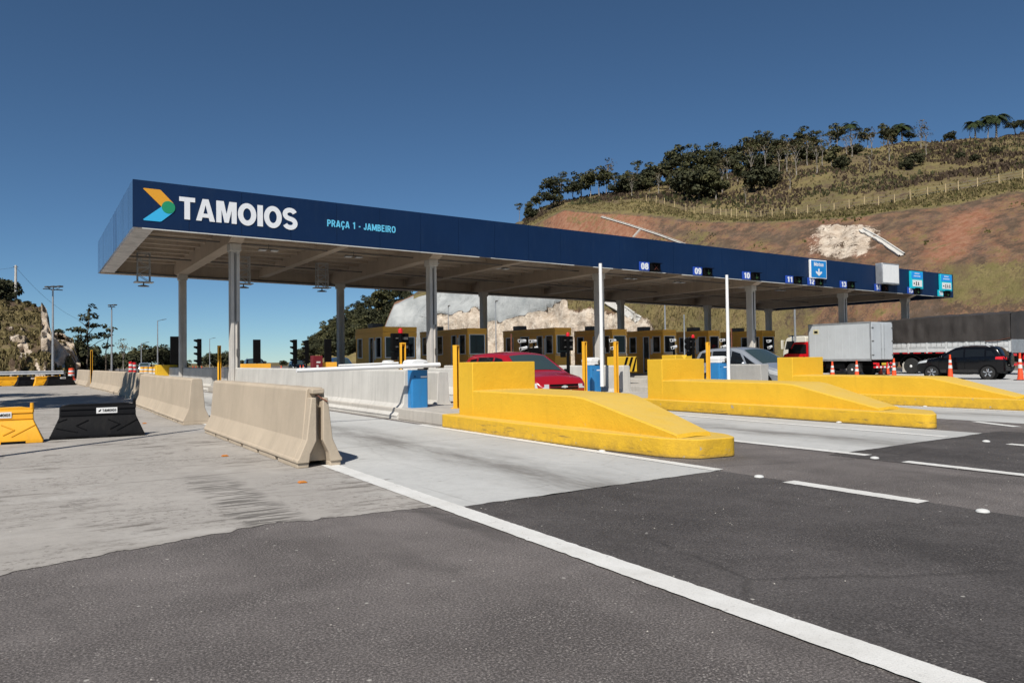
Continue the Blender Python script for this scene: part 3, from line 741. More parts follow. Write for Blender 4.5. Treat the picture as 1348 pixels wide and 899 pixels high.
# fascia lettering and arrow emblem
def on_fascia(pts, y, mat, name, parent=fascia):
    m = MB(); m.prism([(px, zb(px)+pz) for px, pz in pts], y-.006, y, 'y'); return cobj(name, m, mat, parent, smooth=0)
LX, LW, LZ, LH = 3.42, 1.08, .262, 1.16
L = lambda u, v: (LX+u*LW, LZ+v*LH)
cen = (.775, .475); cr = .21
arc = lambda a0, a1, n=14, r=1.0: [L(cen[0]+cr*r*math.cos(a0+(a1-a0)*i/n), cen[1]+cr*.93*r*math.sin(a0+(a1-a0)*i/n)) for i in range(n+1)]
on_fascia([L(.03,1.0), L(.50,1.0), L(.545,.985), L(.93,.62)] + arc(.75, .2, 6) + [L(.56,.475), L(0,.98)], CY0-.012, 'orange_logo', 'arrow_mark')
on_fascia([L(.03,0), L(0,.03), L(.56,.475)] + arc(-.2, -.75, 6)[0:] + [L(.93,.33), L(.56,.015), L(.5,0)], CY0-.012, 'cyan_logo', 'arrow_mark')
on_fascia(arc(0, 2*PI, 28)[:-1], CY0-.019, 'green_logo', 'arrow_mark')
def fascia_text(name, body, mat, x0, x1, a, b, bold):
    return text(name, body, mat, fascia, x0, x1, CY0-.012, a, b, bold, .004, lambda p: (p[0]-CX0, p[1]-CY0, p[2]+zb(p[0])))
def brand_word(x0, x1, a, b):
    """heavy grotesque capitals drawn stroke by stroke"""
    m = MB(); H = b-a
    widths = {'T': .80, 'A': .98, 'M': 1.12, 'O': 1.0, 'I': .34, 'S': .86}; sp = .045
    word = 'TAMOIOS'; tot = sum(widths[c] for c in word) + sp*(len(word)-1); k = (x1-x0)/tot; x = x0
    P = lambda u, v: (X + u*k, a + v*H)
    y0, y1 = CY0-.020, CY0-.012
    def poly(pts): m.prism([(px, zb(px)+pz) for px, pz in [P(*p) for p in pts]], y0, y1, 'y')
    def ring(w_, ox, oy, ix, iy, n=36):
        vs = []
        for (rx_, ry_) in ((ox, oy), (ix, iy)):
            for yy in (y0, y1):
                for i in range(n):
                    t = 2*PI*i/n; px, pz = P(w_/2+rx_*math.cos(t), .5+ry_*math.sin(t)); vs.append((px, yy, zb(px)+pz))
        fs = []
        for i in range(n):
            j = (i+1) % n
            fs += [(i, j, 2*n+j, 2*n+i), (n+j, n+i, 3*n+i, 3*n+j), (j, i, n+i, n+j), (2*n+i, 2*n+j, 3*n+j, 3*n+i)]
        m.add(vs, fs)
    def stroke(cl, hw, kx):
        """ribbon along a centre line, constant half-width (in letter units)"""
        Lp, Rp = [], []
        for i, (u, v) in enumerate(cl):
            u0, v0 = cl[max(0, i-1)]; u1, v1 = cl[min(len(cl)-1, i+1)]
            dx, dz = (u1-u0)*k, (v1-v0)*H; l = math.hypot(dx, dz); nx, nz = -dz/l*hw*H, dx/l*hw*H
            px, pz = P(u, v); Lp.append((px+nx, pz+nz)); Rp.append((px-nx, pz-nz))
        for i in range(len(cl)-1):
            q = [Lp[i], Lp[i+1], Rp[i+1], Rp[i]]; m.prism([(px, zb(px)+pz) for px, pz in q], y0, y1, 'y')
    for c in word:
        X = x; w_ = widths[c]; t = .285
        if c == 'T': poly([(0,.80),(0,1),(w_,1),(w_,.80),(w_/2+t/2,.80),(w_/2+t/2,0),(w_/2-t/2,0),(w_/2-t/2,.80)])
        elif c == 'I': poly([(w_/2-t/2-.01,0),(w_/2+t/2+.01,0),(w_/2+t/2+.01,1),(w_/2-t/2-.01,1)])
        elif c == 'A':
            poly([(0,0),(.335,1),(.49,1),(.49,.73),(.28,0)]); poly([(w_,0),(w_-.335,1),(.49,1),(.49,.73),(w_-.28,0)]); y0 -= .001; poly([(.28,.16),(w_-.28,.16),(w_-.34,.34),(.34,.34)]); y0 += .001
        elif c == 'M':
            poly([(0.02,0),(.02,1),(.29,1),(.29,0)]); poly([(w_-.02,0),(w_-.29,0),(w_-.29,1),(w_-.02,1)])
            poly([(.29,1),(.41,1),(w_/2,.42),(w_/2,.02),(w_/2-.11,.02),(.29,.60)]); poly([(w_-.29,1),(w_-.41,1),(w_/2,.42),(w_/2,.02),(w_/2+.11,.02),(w_-.29,.60)])
        elif c == 'O': ring(w_, .5, .525, .215, .285)
        elif c == 'S':
            cl = []
            for i in range(13): tt = math.radians(20 + i*(250-20)/12); cl.append((.43+.29*math.cos(tt), .715+.205*math.sin(tt)))
            for i in range(13): tt = math.radians(70 - i*(70+160)/12); cl.append((.43+.30*math.cos(tt), .285+.205*math.sin(tt)))
            stroke(cl, .113, k)
        x += (w_+sp)*k
    return cobj('brand_lettering', m, 'white_letter', fascia, smooth=0)
brand_word(4.62, 8.97, .435, 1.255)
fascia_text('plaza_lettering', 'PRAÇA 1 - JAMBEIRO', 'cyan_letter', 10.18, 13.17, .695, .975, .095)

# lane numbers and lane signals hung along the lower edge of the fascia
NX = [27.2, 31.1, 35.05, 38.87, 40.95, 44.2, 47.95, 51.8, 55.65]
MAT['dim_green'] = paint('dark_green_arrow', (.035, .10, .03), .5, .1)
MAT['dim_red'] = paint('dark_red_cross', (.16, .045, .03), .5, .1)
for i, x in enumerate(NX):
    num = '%02d' % (8+i); z = zb(x)+.01
    cyan = i == 8
    r = thing('lane_number_plate', ('cyan' if cyan else 'blue')+' plate with white lane number %s on the lower edge of the fascia' % num, 'number plate', (x, CY0-.05, z), 0, 'lane number plates on the canopy')
    m = MB(); m.box(-.335, .335, -.04, .035, 0, .45); obj('plate', m, 'sign_cyan' if cyan else 'plate_blue', r, bevel=.008)
    text('lettering', num, 'white_letter', r, -.245, .245, -.042, .06, .39, .125, .004)
    red = num in ('08', '14')
    r = thing('lane_signal', ('unlit lane signal box with a faint red cross' if red else 'unlit lane signal box with a faint green arrow')+' beside lane number %s' % num, 'lane signal', (x+.70, CY0-.05, z-.03), 0, 'lane signals on the canopy')
    m = MB(); m.box(-.31, .31, -.16, .035, 0, .42); obj('housing', m, 'black', r, bevel=.015)
    m = MB(); m.prism([(-.33,.42),(.33,.42),(.33,.44),(-.33,.44)], -.30, -.02, 'y'); obj('visor', m, 'black', r)
    m = MB()
    if red: m.bar((-.13,-.165,.08), (.13,-.165,.34), .045, .006); m.bar((-.13,-.166,.34), (.13,-.166,.08), .045, .006)
    else: m.bar((0,-.165,.12), (0,-.165,.35), .045, .006); m.bar((-.11,-.166,.20), (.0,-.166,.08), .045, .006); m.bar((.11,-.167,.20), (.0,-.167,.08), .045, .006)
    obj('symbol', m, 'dim_red' if red else 'dim_green', r, smooth=0)
def panel_sign(name, label, x0, x1, z0, z1, mat, depth=.06, border='white'):
    r = thing(name, label, 'sign', ((x0+x1)/2, CY0-.10, z0)); wd = x1-x0; h = z1-z0
    m = MB(); m.box(-wd/2, wd/2, -depth, .08, 0, h); obj('border', m, border, r, bevel=.02)
    m = MB(); m.box(-wd/2+.06, wd/2-.06, -depth-.006, -depth+.01, .06, h-.06); f = obj('face', m, mat, r, smooth=0)
    return r, wd, h, -depth-.006
r, wd, h, yy = panel_sign('motorcycle_lane_sign', 'blue sign reading Motos above a white down arrow', 40.78, 42.38, 6.07, 7.24, 'sign_blue')
text('lettering', 'Motos', 'white_letter', r, -.47, .47, yy-.001, .77, 1.01, .10, .004)
m = MB(); m.prism([(-.06,.62),(-.06,.40),(-.30,.46),(-.30,.36),(0,.16),(.30,.36),(.30,.46),(.06,.40),(.06,.62)], yy-.007, yy-.001, 'y'); obj('arrow', m, 'white_letter', r, smooth=0)
r = thing('blank_sign', 'blank white light box sign with grey frame on the fascia', 'sign', (48.76, CY0-.1, 5.99))
m = MB(); m.box(-.98, .98, -.42, .08, 0, 1.4); obj('frame', m, 'galv', r, bevel=.03)
m = MB()
for i in range(5): a = -.90+i*.36; m.box(a, a+.352, -.432, -.41, .1, 1.31)
obj('face', m, 'white', r, smooth=0)
for xa, xb, n_, z0, z1, l in ((51.72, 53.22, 3, 5.86, 7.08, 'cyan sign with small vehicle icons beside the blank white sign, above lane 15'), (55.5, 57.02, 4, 5.83, 7.05, 'cyan sign with small vehicle icons at the far right end of the fascia')):
    r, wd, h, yy = panel_sign('payment_sign', l, xa, xb, z0, z1, 'sign_cyan', .08, 'sign_cyan')
    MAT.setdefault('sign_azure', paint('sign_azure', (.015, .30, .80), .4, .04))
    m = MB(); m.box(-wd/2+.05, wd/2-.05, yy-.006, yy+.002, h*.58, h-.05); obj('header', m, 'sign_azure', r, smooth=0)
    m = MB()
    for row, wd2 in ((.87, .52), (.72, .70)):
        k = 7 if row < .8 else 5
        for i in range(k): a = -wd2/2*1.2 + wd2*1.2*i/k; m.box(a, a+wd2*1.2/k*.62, yy-.010, yy-.005, h*row-.035, h*row+.04)
    obj('header_lettering', m, 'white_letter', r, smooth=0)
    m = MB(); m.box(-wd/2+.17, wd/2-.17, yy-.008, yy+.002, h*.13, h*.50); obj('icon_panel', m, 'white', r, smooth=0)
    m = MB()
    for i in range(n_):
        a = -.40+i*.27; hh = (.10, .26, .22, .24)[i]
        m.box(a-.05, a+.05, yy-.013, yy-.008, h*.30-hh/2, h*.30+hh/2); m.box(a-.08, a+.08, yy-.013, yy-.008, h*.30-hh/2, h*.30-hh/2+.05)
    obj('vehicle_icon', m, 'black', r, smooth=0)

# lamps under the roof and hanging lattice frames
def under_lamp(x, y, drop=.0):
    r = thing('ceiling_lamp', '', 'ceiling lamp', (x, y, zb(x)+.42-drop), 0, 'pale lamps hung under the canopy roof')
    m = MB(); m.bar((-.42,0,.0), (.42,0,.0), .06, .05); m.tube((0,0,.02), (0,0,.46+drop), .012, None, 6); obj('mount', m, 'steel_dark', r)
    for s in (-1, 1):
        m = MB(); m.box(s*.27-.17, s*.27+.17, -.16, .16, -.075, -.02); h_ = obj('lamp_head', m, 'galv', r, bevel=.01)
        m = MB(); m.box(s*.27-.15, s*.27+.15, -.14, .14, -.083, -.074); obj('lamp_lens', m, 'white', h_, smooth=0)
    return r
for i, x in enumerate((9.3, 13.4, 17.6, 21.9, 27.3, 31.2, 35.3, 41.4, 45.2, 49.8)):
    under_lamp(x, 35.6)['label'] = 'twin-headed lamp under the canopy roof, %s from the logo end' % ORD[i]
def lattice(x, y, label):
    top = zb(x)+.5; h = top-5.25
    r = thing('hanging_lattice_frame', label, 'lattice frame', (x, y, 5.25), 0, 'lattice frames hung from the canopy roof')
    m = MB(); a = .27
    for sx in (-a, a):
        for sy in (-.2, .2): m.bar((sx,sy,0), (sx,sy,h), .04)
    k = 4
    for i in range(k+1):
        z = h*i/k*.999+.0
        for sy in (-.2, .2): m.bar((-a,sy,z), (a,sy,z), .03)
        for sx in (-a, a): m.bar((sx,-.2,z), (sx,.2,z), .03)
        if i < k:
            z2 = h*(i+1)/k; s = 1 if i % 2 else -1
            for sy in (-.2, .2): m.bar((-a*s,sy,z), (a*s,sy,z2), .025)
            for sx in (-a, a): m.bar((sx,-.2*s,z), (sx,.2*s,z2), .025)
    obj('lattice', m, 'galv', r, smooth=0)
    m = MB(); m.box(-.42, .42, -.32, .32, -.04, 0.); obj('platform', m, 'galv', r)
    m = MB(); m.tube((0,0,-.16), (0,0,-.05), .03); m.lathe([(.26,-.22),(.25,-.19),(.10,-.15),(.02,-.145)], (0,0,0), 'z', 16); obj('antenna', m, 'steel_dark', r)
lattice(4.65, 40.6, 'hanging lattice frame with antenna nearest the logo end of the canopy')
lattice(9.05, 39.4, 'hanging lattice frame partly hidden right of the first canopy column')
lattice(13.2, 39.8, 'hanging lattice frame with antenna left of the PRAÇA lettering bay')

# ------------------------------------------------------------------ gates, posts, signals, cameras
def gate(label, x, y, z0, raised, name='barrier_gate', reach=3.0, h=.83):
    r = thing(name, label, 'barrier gate', (x, y, z0), 0, 'blue barrier gates on the toll islands')
    m = MB(); m.prism(rounded([(-.20,-.2),(.20,-.2),(.20,.24),(-.20,.24)], .04, 3), 0, h, 'z'); obj('cabinet', m, 'gate_blue', r)
    m = MB(); m.box(-.205, .205, -.205, .245, h, h+.09)
    prof = [(-.21, h+.085), (.21, h+.085), (.21, h+.16), (.16, h+.215), (.04, h+.235), (-.08, h+.235), (-.17, h+.215), (-.21, h+.17)]
    m.prism(prof, -.21, .25, 'y'); obj('hood', m, 'white', r, bevel=.012)
    m = MB(); m.box(.02, .17, -.206, -.199, h-.17, h-.135); obj('sticker', m, 'white', r, smooth=0)
    m = MB(); m.tube((-.12,-.205,h-.14), (-.12,-.195,h-.14), .016, None, 8); m.box(-.06,.205,-.214,-.2,h+.005,h+.03); obj('lock', m, 'black', r)
    piv = Vector((.13, -.27, h+.10))
    m = MB(); m.tube(piv+Vector((0,-.03,0)), piv+Vector((0,.09,0)), .07, None, 14); obj('pivot', m, 'steel_dark', r)
    m = MB(); k = .055
    if raised: m.tube(piv+Vector((0,-.05,-.75 if raised else 0)), piv+Vector((0,-.05,reach)), .062, .05, 12)
    else: m.tube(piv+Vector((.30,-.05,.01)), piv+Vector((-reach,-.05,-.06)), .052, .042, 12)
    obj('boom', m, 'white', r)
    return r
gate('blue gate cabinet with its white boom lowered across the first lane', 7.29, 15.55, .25, False, reach=2.9)
gate('blue gate cabinet between yellow posts with its boom raised, behind the nearest yellow nose', 14.60, 18.5, .25, True)
gate('blue gate cabinet with its boom raised in front of the silver minivan', 20.38, 18.7, .25, True, reach=2.95)
g = gate('far blue gate cabinet with a lowered boom beside the first toll booth', 13.9, 32.6, .25, False, reach=2.6)

def yellow_post(label, x, y, z0, h, rz=0, group='yellow sensor posts'):
    r = thing('yellow_sensor_post', label, 'post', (x, y, z0), rz, group); r.scale = (.74, .74, 1)
    m = MB(); m.box(-.075, -.055, -.07, .07, 0, h); m.box(.055, .075, -.07, .07, 0, h); m.box(-.0551, .0551, .045, .07, 0, h); m.box(-.078, .078, -.073, .073, h-.001, h+.03)
    obj('channel', m, 'yellow_metal', r, bevel=.006)
    m = MB(); m.box(-.035, .035, .0, .044, .1, h-.05); obj('sensor_strip', m, 'black', r)
    m = MB(); m.box(-.12, .12, -.12, .12, 0, .015); obj('base_plate', m, 'yellow_metal', r)
    return r
yellow_post('yellow post half hidden behind the lowered gate cabinet', 7.2, 16.05, .25, 1.42)
yellow_post('slim yellow post just right of the lowered gate cabinet', 7.80, 14.6, .25, 1.33, .5)
yellow_post('yellow post between the black signal and the second blue gate cabinet', 13.62, 17.6, .25, 1.5, .2)
yellow_post('yellow post just right of the second raised boom', 14.72, 17.5, .25, 1.5, .2)
yellow_post('yellow post left of the third gate cabinet, by the silver minivan', 19.22, 18.1, .25, 1.5, .2)
yellow_post('yellow post in front of the first canopy column, rising behind the near barrier', 6.6, 33.0, .0, 1.98, .4)
yellow_post('lone yellow post at the far end of the barrier row', 3.02, 50.2, .0, 2.1, 0)

def signal(label, x, y, z0=.25, h=1.68):
    r = thing('toll_signal', label, 'traffic signal', (x, y, z0), 0, 'black toll signals with red beacons')
    m = MB(); m.tube((0,0,0), (0,0,h), .05, None, 10); m.box(-.12,.12,-.12,.12,0,.02); obj('pole', m, 'black', r)
    m = MB(); m.box(-.19, .235, .05, .16, h-.42, h-.0); obj('signal_head', m, 'black', r, bevel=.015)
    m = MB()
    for s in (h-.32, h-.12):
        m.tube((-.1,.04,s), (.14,.04,s), .018, None, 6); m.box(.05,.2,.02,.05,s-.03,s+.03)
    obj('bracket', m, 'steel_dark', r)
    m = MB(); m.box(-.17, -.05, .04, .16, h-.62, h-.45); obj('buzzer_box', m, 'black', r)
    for s in (h-.1, h-.3):
        m = MB(); m.tube((0.02,.16,s), (.02,.30,s), .085, .09, 12, False); obj('visor', m, 'black', r, fix=False)
    m = MB(); m.lathe([(.052,h),(.055,h+.07),(.045,h+.10),(.02,h+.115),(.001,h+.118)], (0,0,0), 'z', 14); obj('beacon', m, 'red', r)
    return r
signal('black toll signal with a red beacon rising behind the lowered gate cabinet', 7.28, 16.35)
signal('black toll signal with a red beacon right of the red car', 13.4, 18.1, .25, 1.70)
signal('black toll signal with a red beacon left of the silver minivan', 19.35, 18.9, .25, 1.70).rotation_euler.z = .25

def camera_post(label, x, y, h=2.0):
    r = thing('camera_post', label, 'camera post', (x, y, .25), 0, 'black posts with white lane cameras')
    m = MB(); m.tube((0,0,0), (0,0,h-.02), .055, .05, 10); m.tube((0,0,0), (0,0,.04), .12); obj('post', m, 'black', r)
    for z, dx, tilt in ((h-.12, -.02, .1), (h-.42, .05, -.2)):
        m = MB(); m.tube((dx-.30,-.16,z+tilt*.2), (dx+.14,.05,z+.04), .075, .07, 12); m.box(dx-.33, dx-.1, -.24, -.06, z+.055+tilt*.2, z+.075+tilt*.2); c = obj('lane_camera', m, 'white', r)
        m = MB(); m.tube((dx-.31,-.165,z+tilt*.2), (dx-.302,-.162,z+tilt*.2), .05, None, 10); obj('camera_lens', m, 'black', c)
        m = MB(); m.tube((0,0,z-.1), (dx,-.03,z-.02), .025, None, 8); obj('arm', m, 'steel_dark', r)
    return r
for (bb, zz), l in (((571, 38.5), 'camera post against the second canopy column'), ((689, 34.5), 'left of two camera posts above the red car roof'), ((703, 35.0), 'right of two camera posts above the red car roof'),
        ((808, 36.0), 'above the yellow post beyond the second boom'), ((887, 37.0), 'camera post right of the fifth toll booth'), ((952, 38.0), 'camera post just left of the third raised boom'), ((1013, 42.0), 'camera post above the silver minivan windscreen')):
    x, y = plan(bb, zz); camera_post('black post with white cameras, '+l.replace('camera post ', ''), x, y, 1.95)

# small lane equipment behind the walls
x, y = plan(702, 31.0)
r = thing('lane_display', 'small black lane display on a thin pole above the red car', 'display', (x, y, .25))
m = MB(); m.tube((0,0,0), (0,0,1.1), .03, None, 8); obj('pole', m, 'rust', r)
m = MB(); m.box(-.26, .26, -.06, .06, 1.05, 1.5); m.box(-.03,.03,-.04,.04,1.5,1.58); obj('screen', m, 'black', r, bevel=.01)
for bb, zz, h_, l in ((673, 33, 2.4, 'thin brown pole left of the third toll booth'), (901, 36, 3.3, 'thin grey pole in front of the sixth toll booth'), (963, 38, 2.7, 'thin brown pole right of the third raised boom')):
    x, y = plan(bb, zz); r = thing('thin_pole', l, 'pole', (x, y, .0))
    m = MB(); m.tube((0,0,0), (0,0,h_), .04, .03, 8); m.box(-.1,.1,-.1,.1,0,.02); obj('pole_shaft', m, 'rust' if 'brown' in l else 'galv', r)
# striped hazard block and yellow crash blocks
def hazard(label, x, y, z0=0, wd=1.5, h=.55, stripes=True, mat='yellow', dip=False, d=.7):
    r = thing('crash_block', label, 'crash block', (x, y, z0), 0)
    m = MB()
    if dip: m.prism([(-wd/2,0),(wd/2,0),(wd/2,h),(wd*.16,h),(.02,h-.13),(-wd*.12,h-.02),(-wd*.2,h),(-wd/2,h)], 0, d, 'y')
    else: m.box(-wd/2, wd/2, 0, d, 0, h)
    obj('block', m, mat, r, bevel=.02)
    if stripes:
        for i in range(3):
            a = -.16+i*.25; m = MB(); q = [(a-.14, .02), (a-.02, .02), (a+.20, h-.02), (a+.08, h-.02)]
            q = [(min(wd/2-.01, p), z) for p, z in q]; m.prism(q, -.006, .001, 'y'); obj('stripe', m, 'black', r, smooth=0)
    return r
x, y = plan(826, 30.5); hazard('yellow block with black diagonal stripes on the pale wall between the first two noses', x, y, .72, .98, .62)
hazard('yellow crash block below the black board left of the first column', 6.9, 49.3, 0, 1.15, 1.22, False)
x, y = plan(900, 27.5); hazard('yellow block with a dipped top rising behind the second yellow nose', x, y, .9, .85, .47, False, dip=True)
x, y = plan(681, 29); hazard('yellow block behind the red car windscreen', x, y, .55, 1.3, .72, False)
x, y = plan(337, 57.5); hazard('yellow crash block coloured ochre for shade below the middle black board', x, y, 0, 2.2, 1.2, False, 'booth')  # yellow blocks take the booth ochre, so their colour carries the shade
x, y = plan(432, 58.5); hazard('yellow crash block coloured ochre for shade below the right black board', x, y, 0, 2.0, 1.25, False, 'booth')
for bb, zz, l in ((230, 49.5, 'left of the first canopy columns'), (338, 58.5, 'between the first front and second rear columns'), (431.5, 59.5, 'left of the second rear column')):
    x, y = plan(bb, zz); r = thing('message_board', 'tall blank black board on a post '+l, 'message board', (x, y, 0), 0, 'tall black boards beyond the canopy')
    m = MB(); m.box(-.27, .27, -.1, .1, 1.25, 3.05); obj('board', m, 'black', r, bevel=.02)
    m = MB(); m.box(-.06, .06, -.05, .05, 0, 1.25); obj('post', m, 'black', r)
def side_signal(label, b, z):
    x, y = plan(b, z); r = thing('lane_traffic_light', label, 'traffic light', (x, y, 0), 0, 'black traffic lights seen side-on')
    m = MB(); m.tube((0,0,0), (0,0,1.5), .05, None, 8); m.box(-.10, .13, -.14, .14, 1.15, 2.82); obj('housing', m, 'black', r, bevel=.015)
    for zz in (2.72, 2.3, 1.9, 1.45):
        m = MB(); m.prism([(-.30, zz-.03), (-.10, zz-.12), (-.10, zz+.07), (-.30, zz+.06)], -.12, .12, 'y'); obj('visor', m, 'black', r)
    return r
side_signal('black traffic light left of the first front column', 262, 48)
side_signal('left of two black traffic lights beyond the pale wall', 388, 52)
side_signal('right of two black traffic lights beyond the pale wall', 403.5, 54)
x, y = plan(416.5, 58); r = thing('red_cabinet', 'dark red roadside cabinet left of the ochre-shaded yellow block', 'cabinet', (x, y, 0))
m = MB(); m.box(-.38, .38, -.3, .3, 0, 1.75); obj('cabinet_body', m, paint('dark_red_cabinet', (.16,.012,.018), .5), r, bevel=.02)
m = MB(); m.box(-.1, .2, -.306, -.299, 1.2, 1.32); m.box(-.1,.05,-.306,-.299,.7,1.05); obj('label_plate', m, 'reflector', r, smooth=0)

# ------------------------------------------------------------------ toll booths
MAT['booth_dark'] = paint('booth_interior', (.02,.02,.02), .8)
def booth(label, x0, x1, y0, y1, top, wz0=1.5, wz1=2.56):
    r = thing('toll_booth', label, 'toll booth', (x0, y0, .25), 0, 'ochre toll booths under the canopy')
    W = x1-x0; D = y1-y0; T = top-.25; a0, a1 = wz0-.25, wz1-.25
    # wall panels with horizontal joints, built round the openings
    m = MB()
    def wall_y(y, u0, u1, z0, z1, t=.06): m.box(u0, u1, y, y+t, z0, z1)
    def wall_x(x, v0, v1, z0, z1, t=.06): m.box(x, x+t, v0, v1, z0, z1)
    fw = (.10, W-.10)
    side = [(.22, .95, a0, a1), (1.25, 1.85, .05, a1), ]
    if D > 4.2: side += [(D-3.0, D-2.0, a0, a1), (D-1.2, D-.35, a0, a1)]
    else: side += [(D-1.0, D-.3, a0, a1)]
    for z0, z1 in ((0, .55), (.56, a0)): wall_y(0, 0, W, z0, z1)
    wall_y(0, 0, fw[0], a0, a1+.001); wall_y(0, fw[1], W, a0, a1+.001)
    hb = (T-a1-.01)/2
    for z0, z1 in ((a1+.005, a1+hb), (a1+hb+.012, T)):
        m.box(-.03, W+.03, -.03, D, z0, z1)
    prev = .061
    for v0, v1, z0, z1 in sorted(side):
        wall_x(0, prev, v0, 0, a1+.002); wall_x(0, v0, v1, 0, z0); prev = v1
    wall_x(0, prev, D, 0, a1+.002)
    wall_x(W-.06, .061, D, 0, a1+.002); wall_y(D-.06, .061, W-.061, 0, a1+.002)
    obj('cladding', m, 'booth', r, smooth=0)
    m = MB(); m.box(.45, W-.1, 1.9, D-.1, .02, a1-.05); obj('interior', m, 'booth_dark', r, smooth=0)
    def window(axis, u0, u1, z0, z1, nm='window'):
        f = MB(); t = .05
        B = (lambda a, b, c, d: f.box(a, b, -.035, .05, c, d)) if axis == 'y' else (lambda a, b, c, d: f.box(-.035, .05, a, b, c, d))
        B(u0-t, u1+t, z0-t, z0); B(u0-t, u1+t, z1, z1+t*.6); B(u0-t, u0, z0, z1); B(u1, u1+t, z0, z1)
        fo = obj(nm+'_frame', f, 'frame', r, smooth=0)
        g = MB()
        if axis == 'y': g.box(u0, u1, .012, .02, z0, z1)
        else: g.box(.012, .02, u0, u1, z0, z1)
        obj('pane', g, 'glass', fo, smooth=0)
    window('y', fw[0]+.03, fw[1]-.03, a0+.03, a1-.02)
    for i, s in enumerate(sorted(side)):
        window('x', s[0]+.05, s[1]-.05, s[2]+.04, s[3]-.03, 'door' if i == 1 else 'window')
    m = MB(); m.box(-.012, -.002, .98, 1.16, a0-.1, a1-.15); obj('notice_board', m, 'frame', r, smooth=0)
    m = MB(); m.box(W*.2, W*.2+.6, D-1.5, D-.8, T, T+.28); obj('cooling_unit', m, 'steel_dark', r, bevel=.03)
    m = MB(); m.box(-.02, W*.9, -.28, -.035, a0-.12, a0-.09); obj('service_shelf', m, 'frame', r)
    return r
BO = [('A', 15.08, 16.9, 39.8, 3.02), ('B', 19.95, 21.1, 41.9, 3.0), ('C', 25.73, 26.85, 41.7, 3.1), ('D', 30.0, 31.12, 39.8, 3.06), ('E', 34.18, 35.28, 39.5, 3.06), ('F', 38.3, 39.32, 39.0, 3.05), ('G', 43.62, 44.95, 39.8, 3.1)]
bl = ['ochre toll booth behind the lowered gate, leftmost of the row with trees behind', 'ochre toll booth just right of the second canopy column', 'ochre toll booth behind the red car', 'ochre toll booth behind the second raised boom and third column', 'ochre toll booth above the striped hazard block',
      'ochre toll booth behind the signal left of the silver minivan', 'ochre toll booth above the silver minivan, rightmost of the row']
for (n_, x0, x1, y1, tp), l in zip(BO, bl): booth(l, x0, x1, 36, y1, tp, 1.45 if n_ == 'A' else 1.6, 2.5 if n_ == 'A' else 2.66)
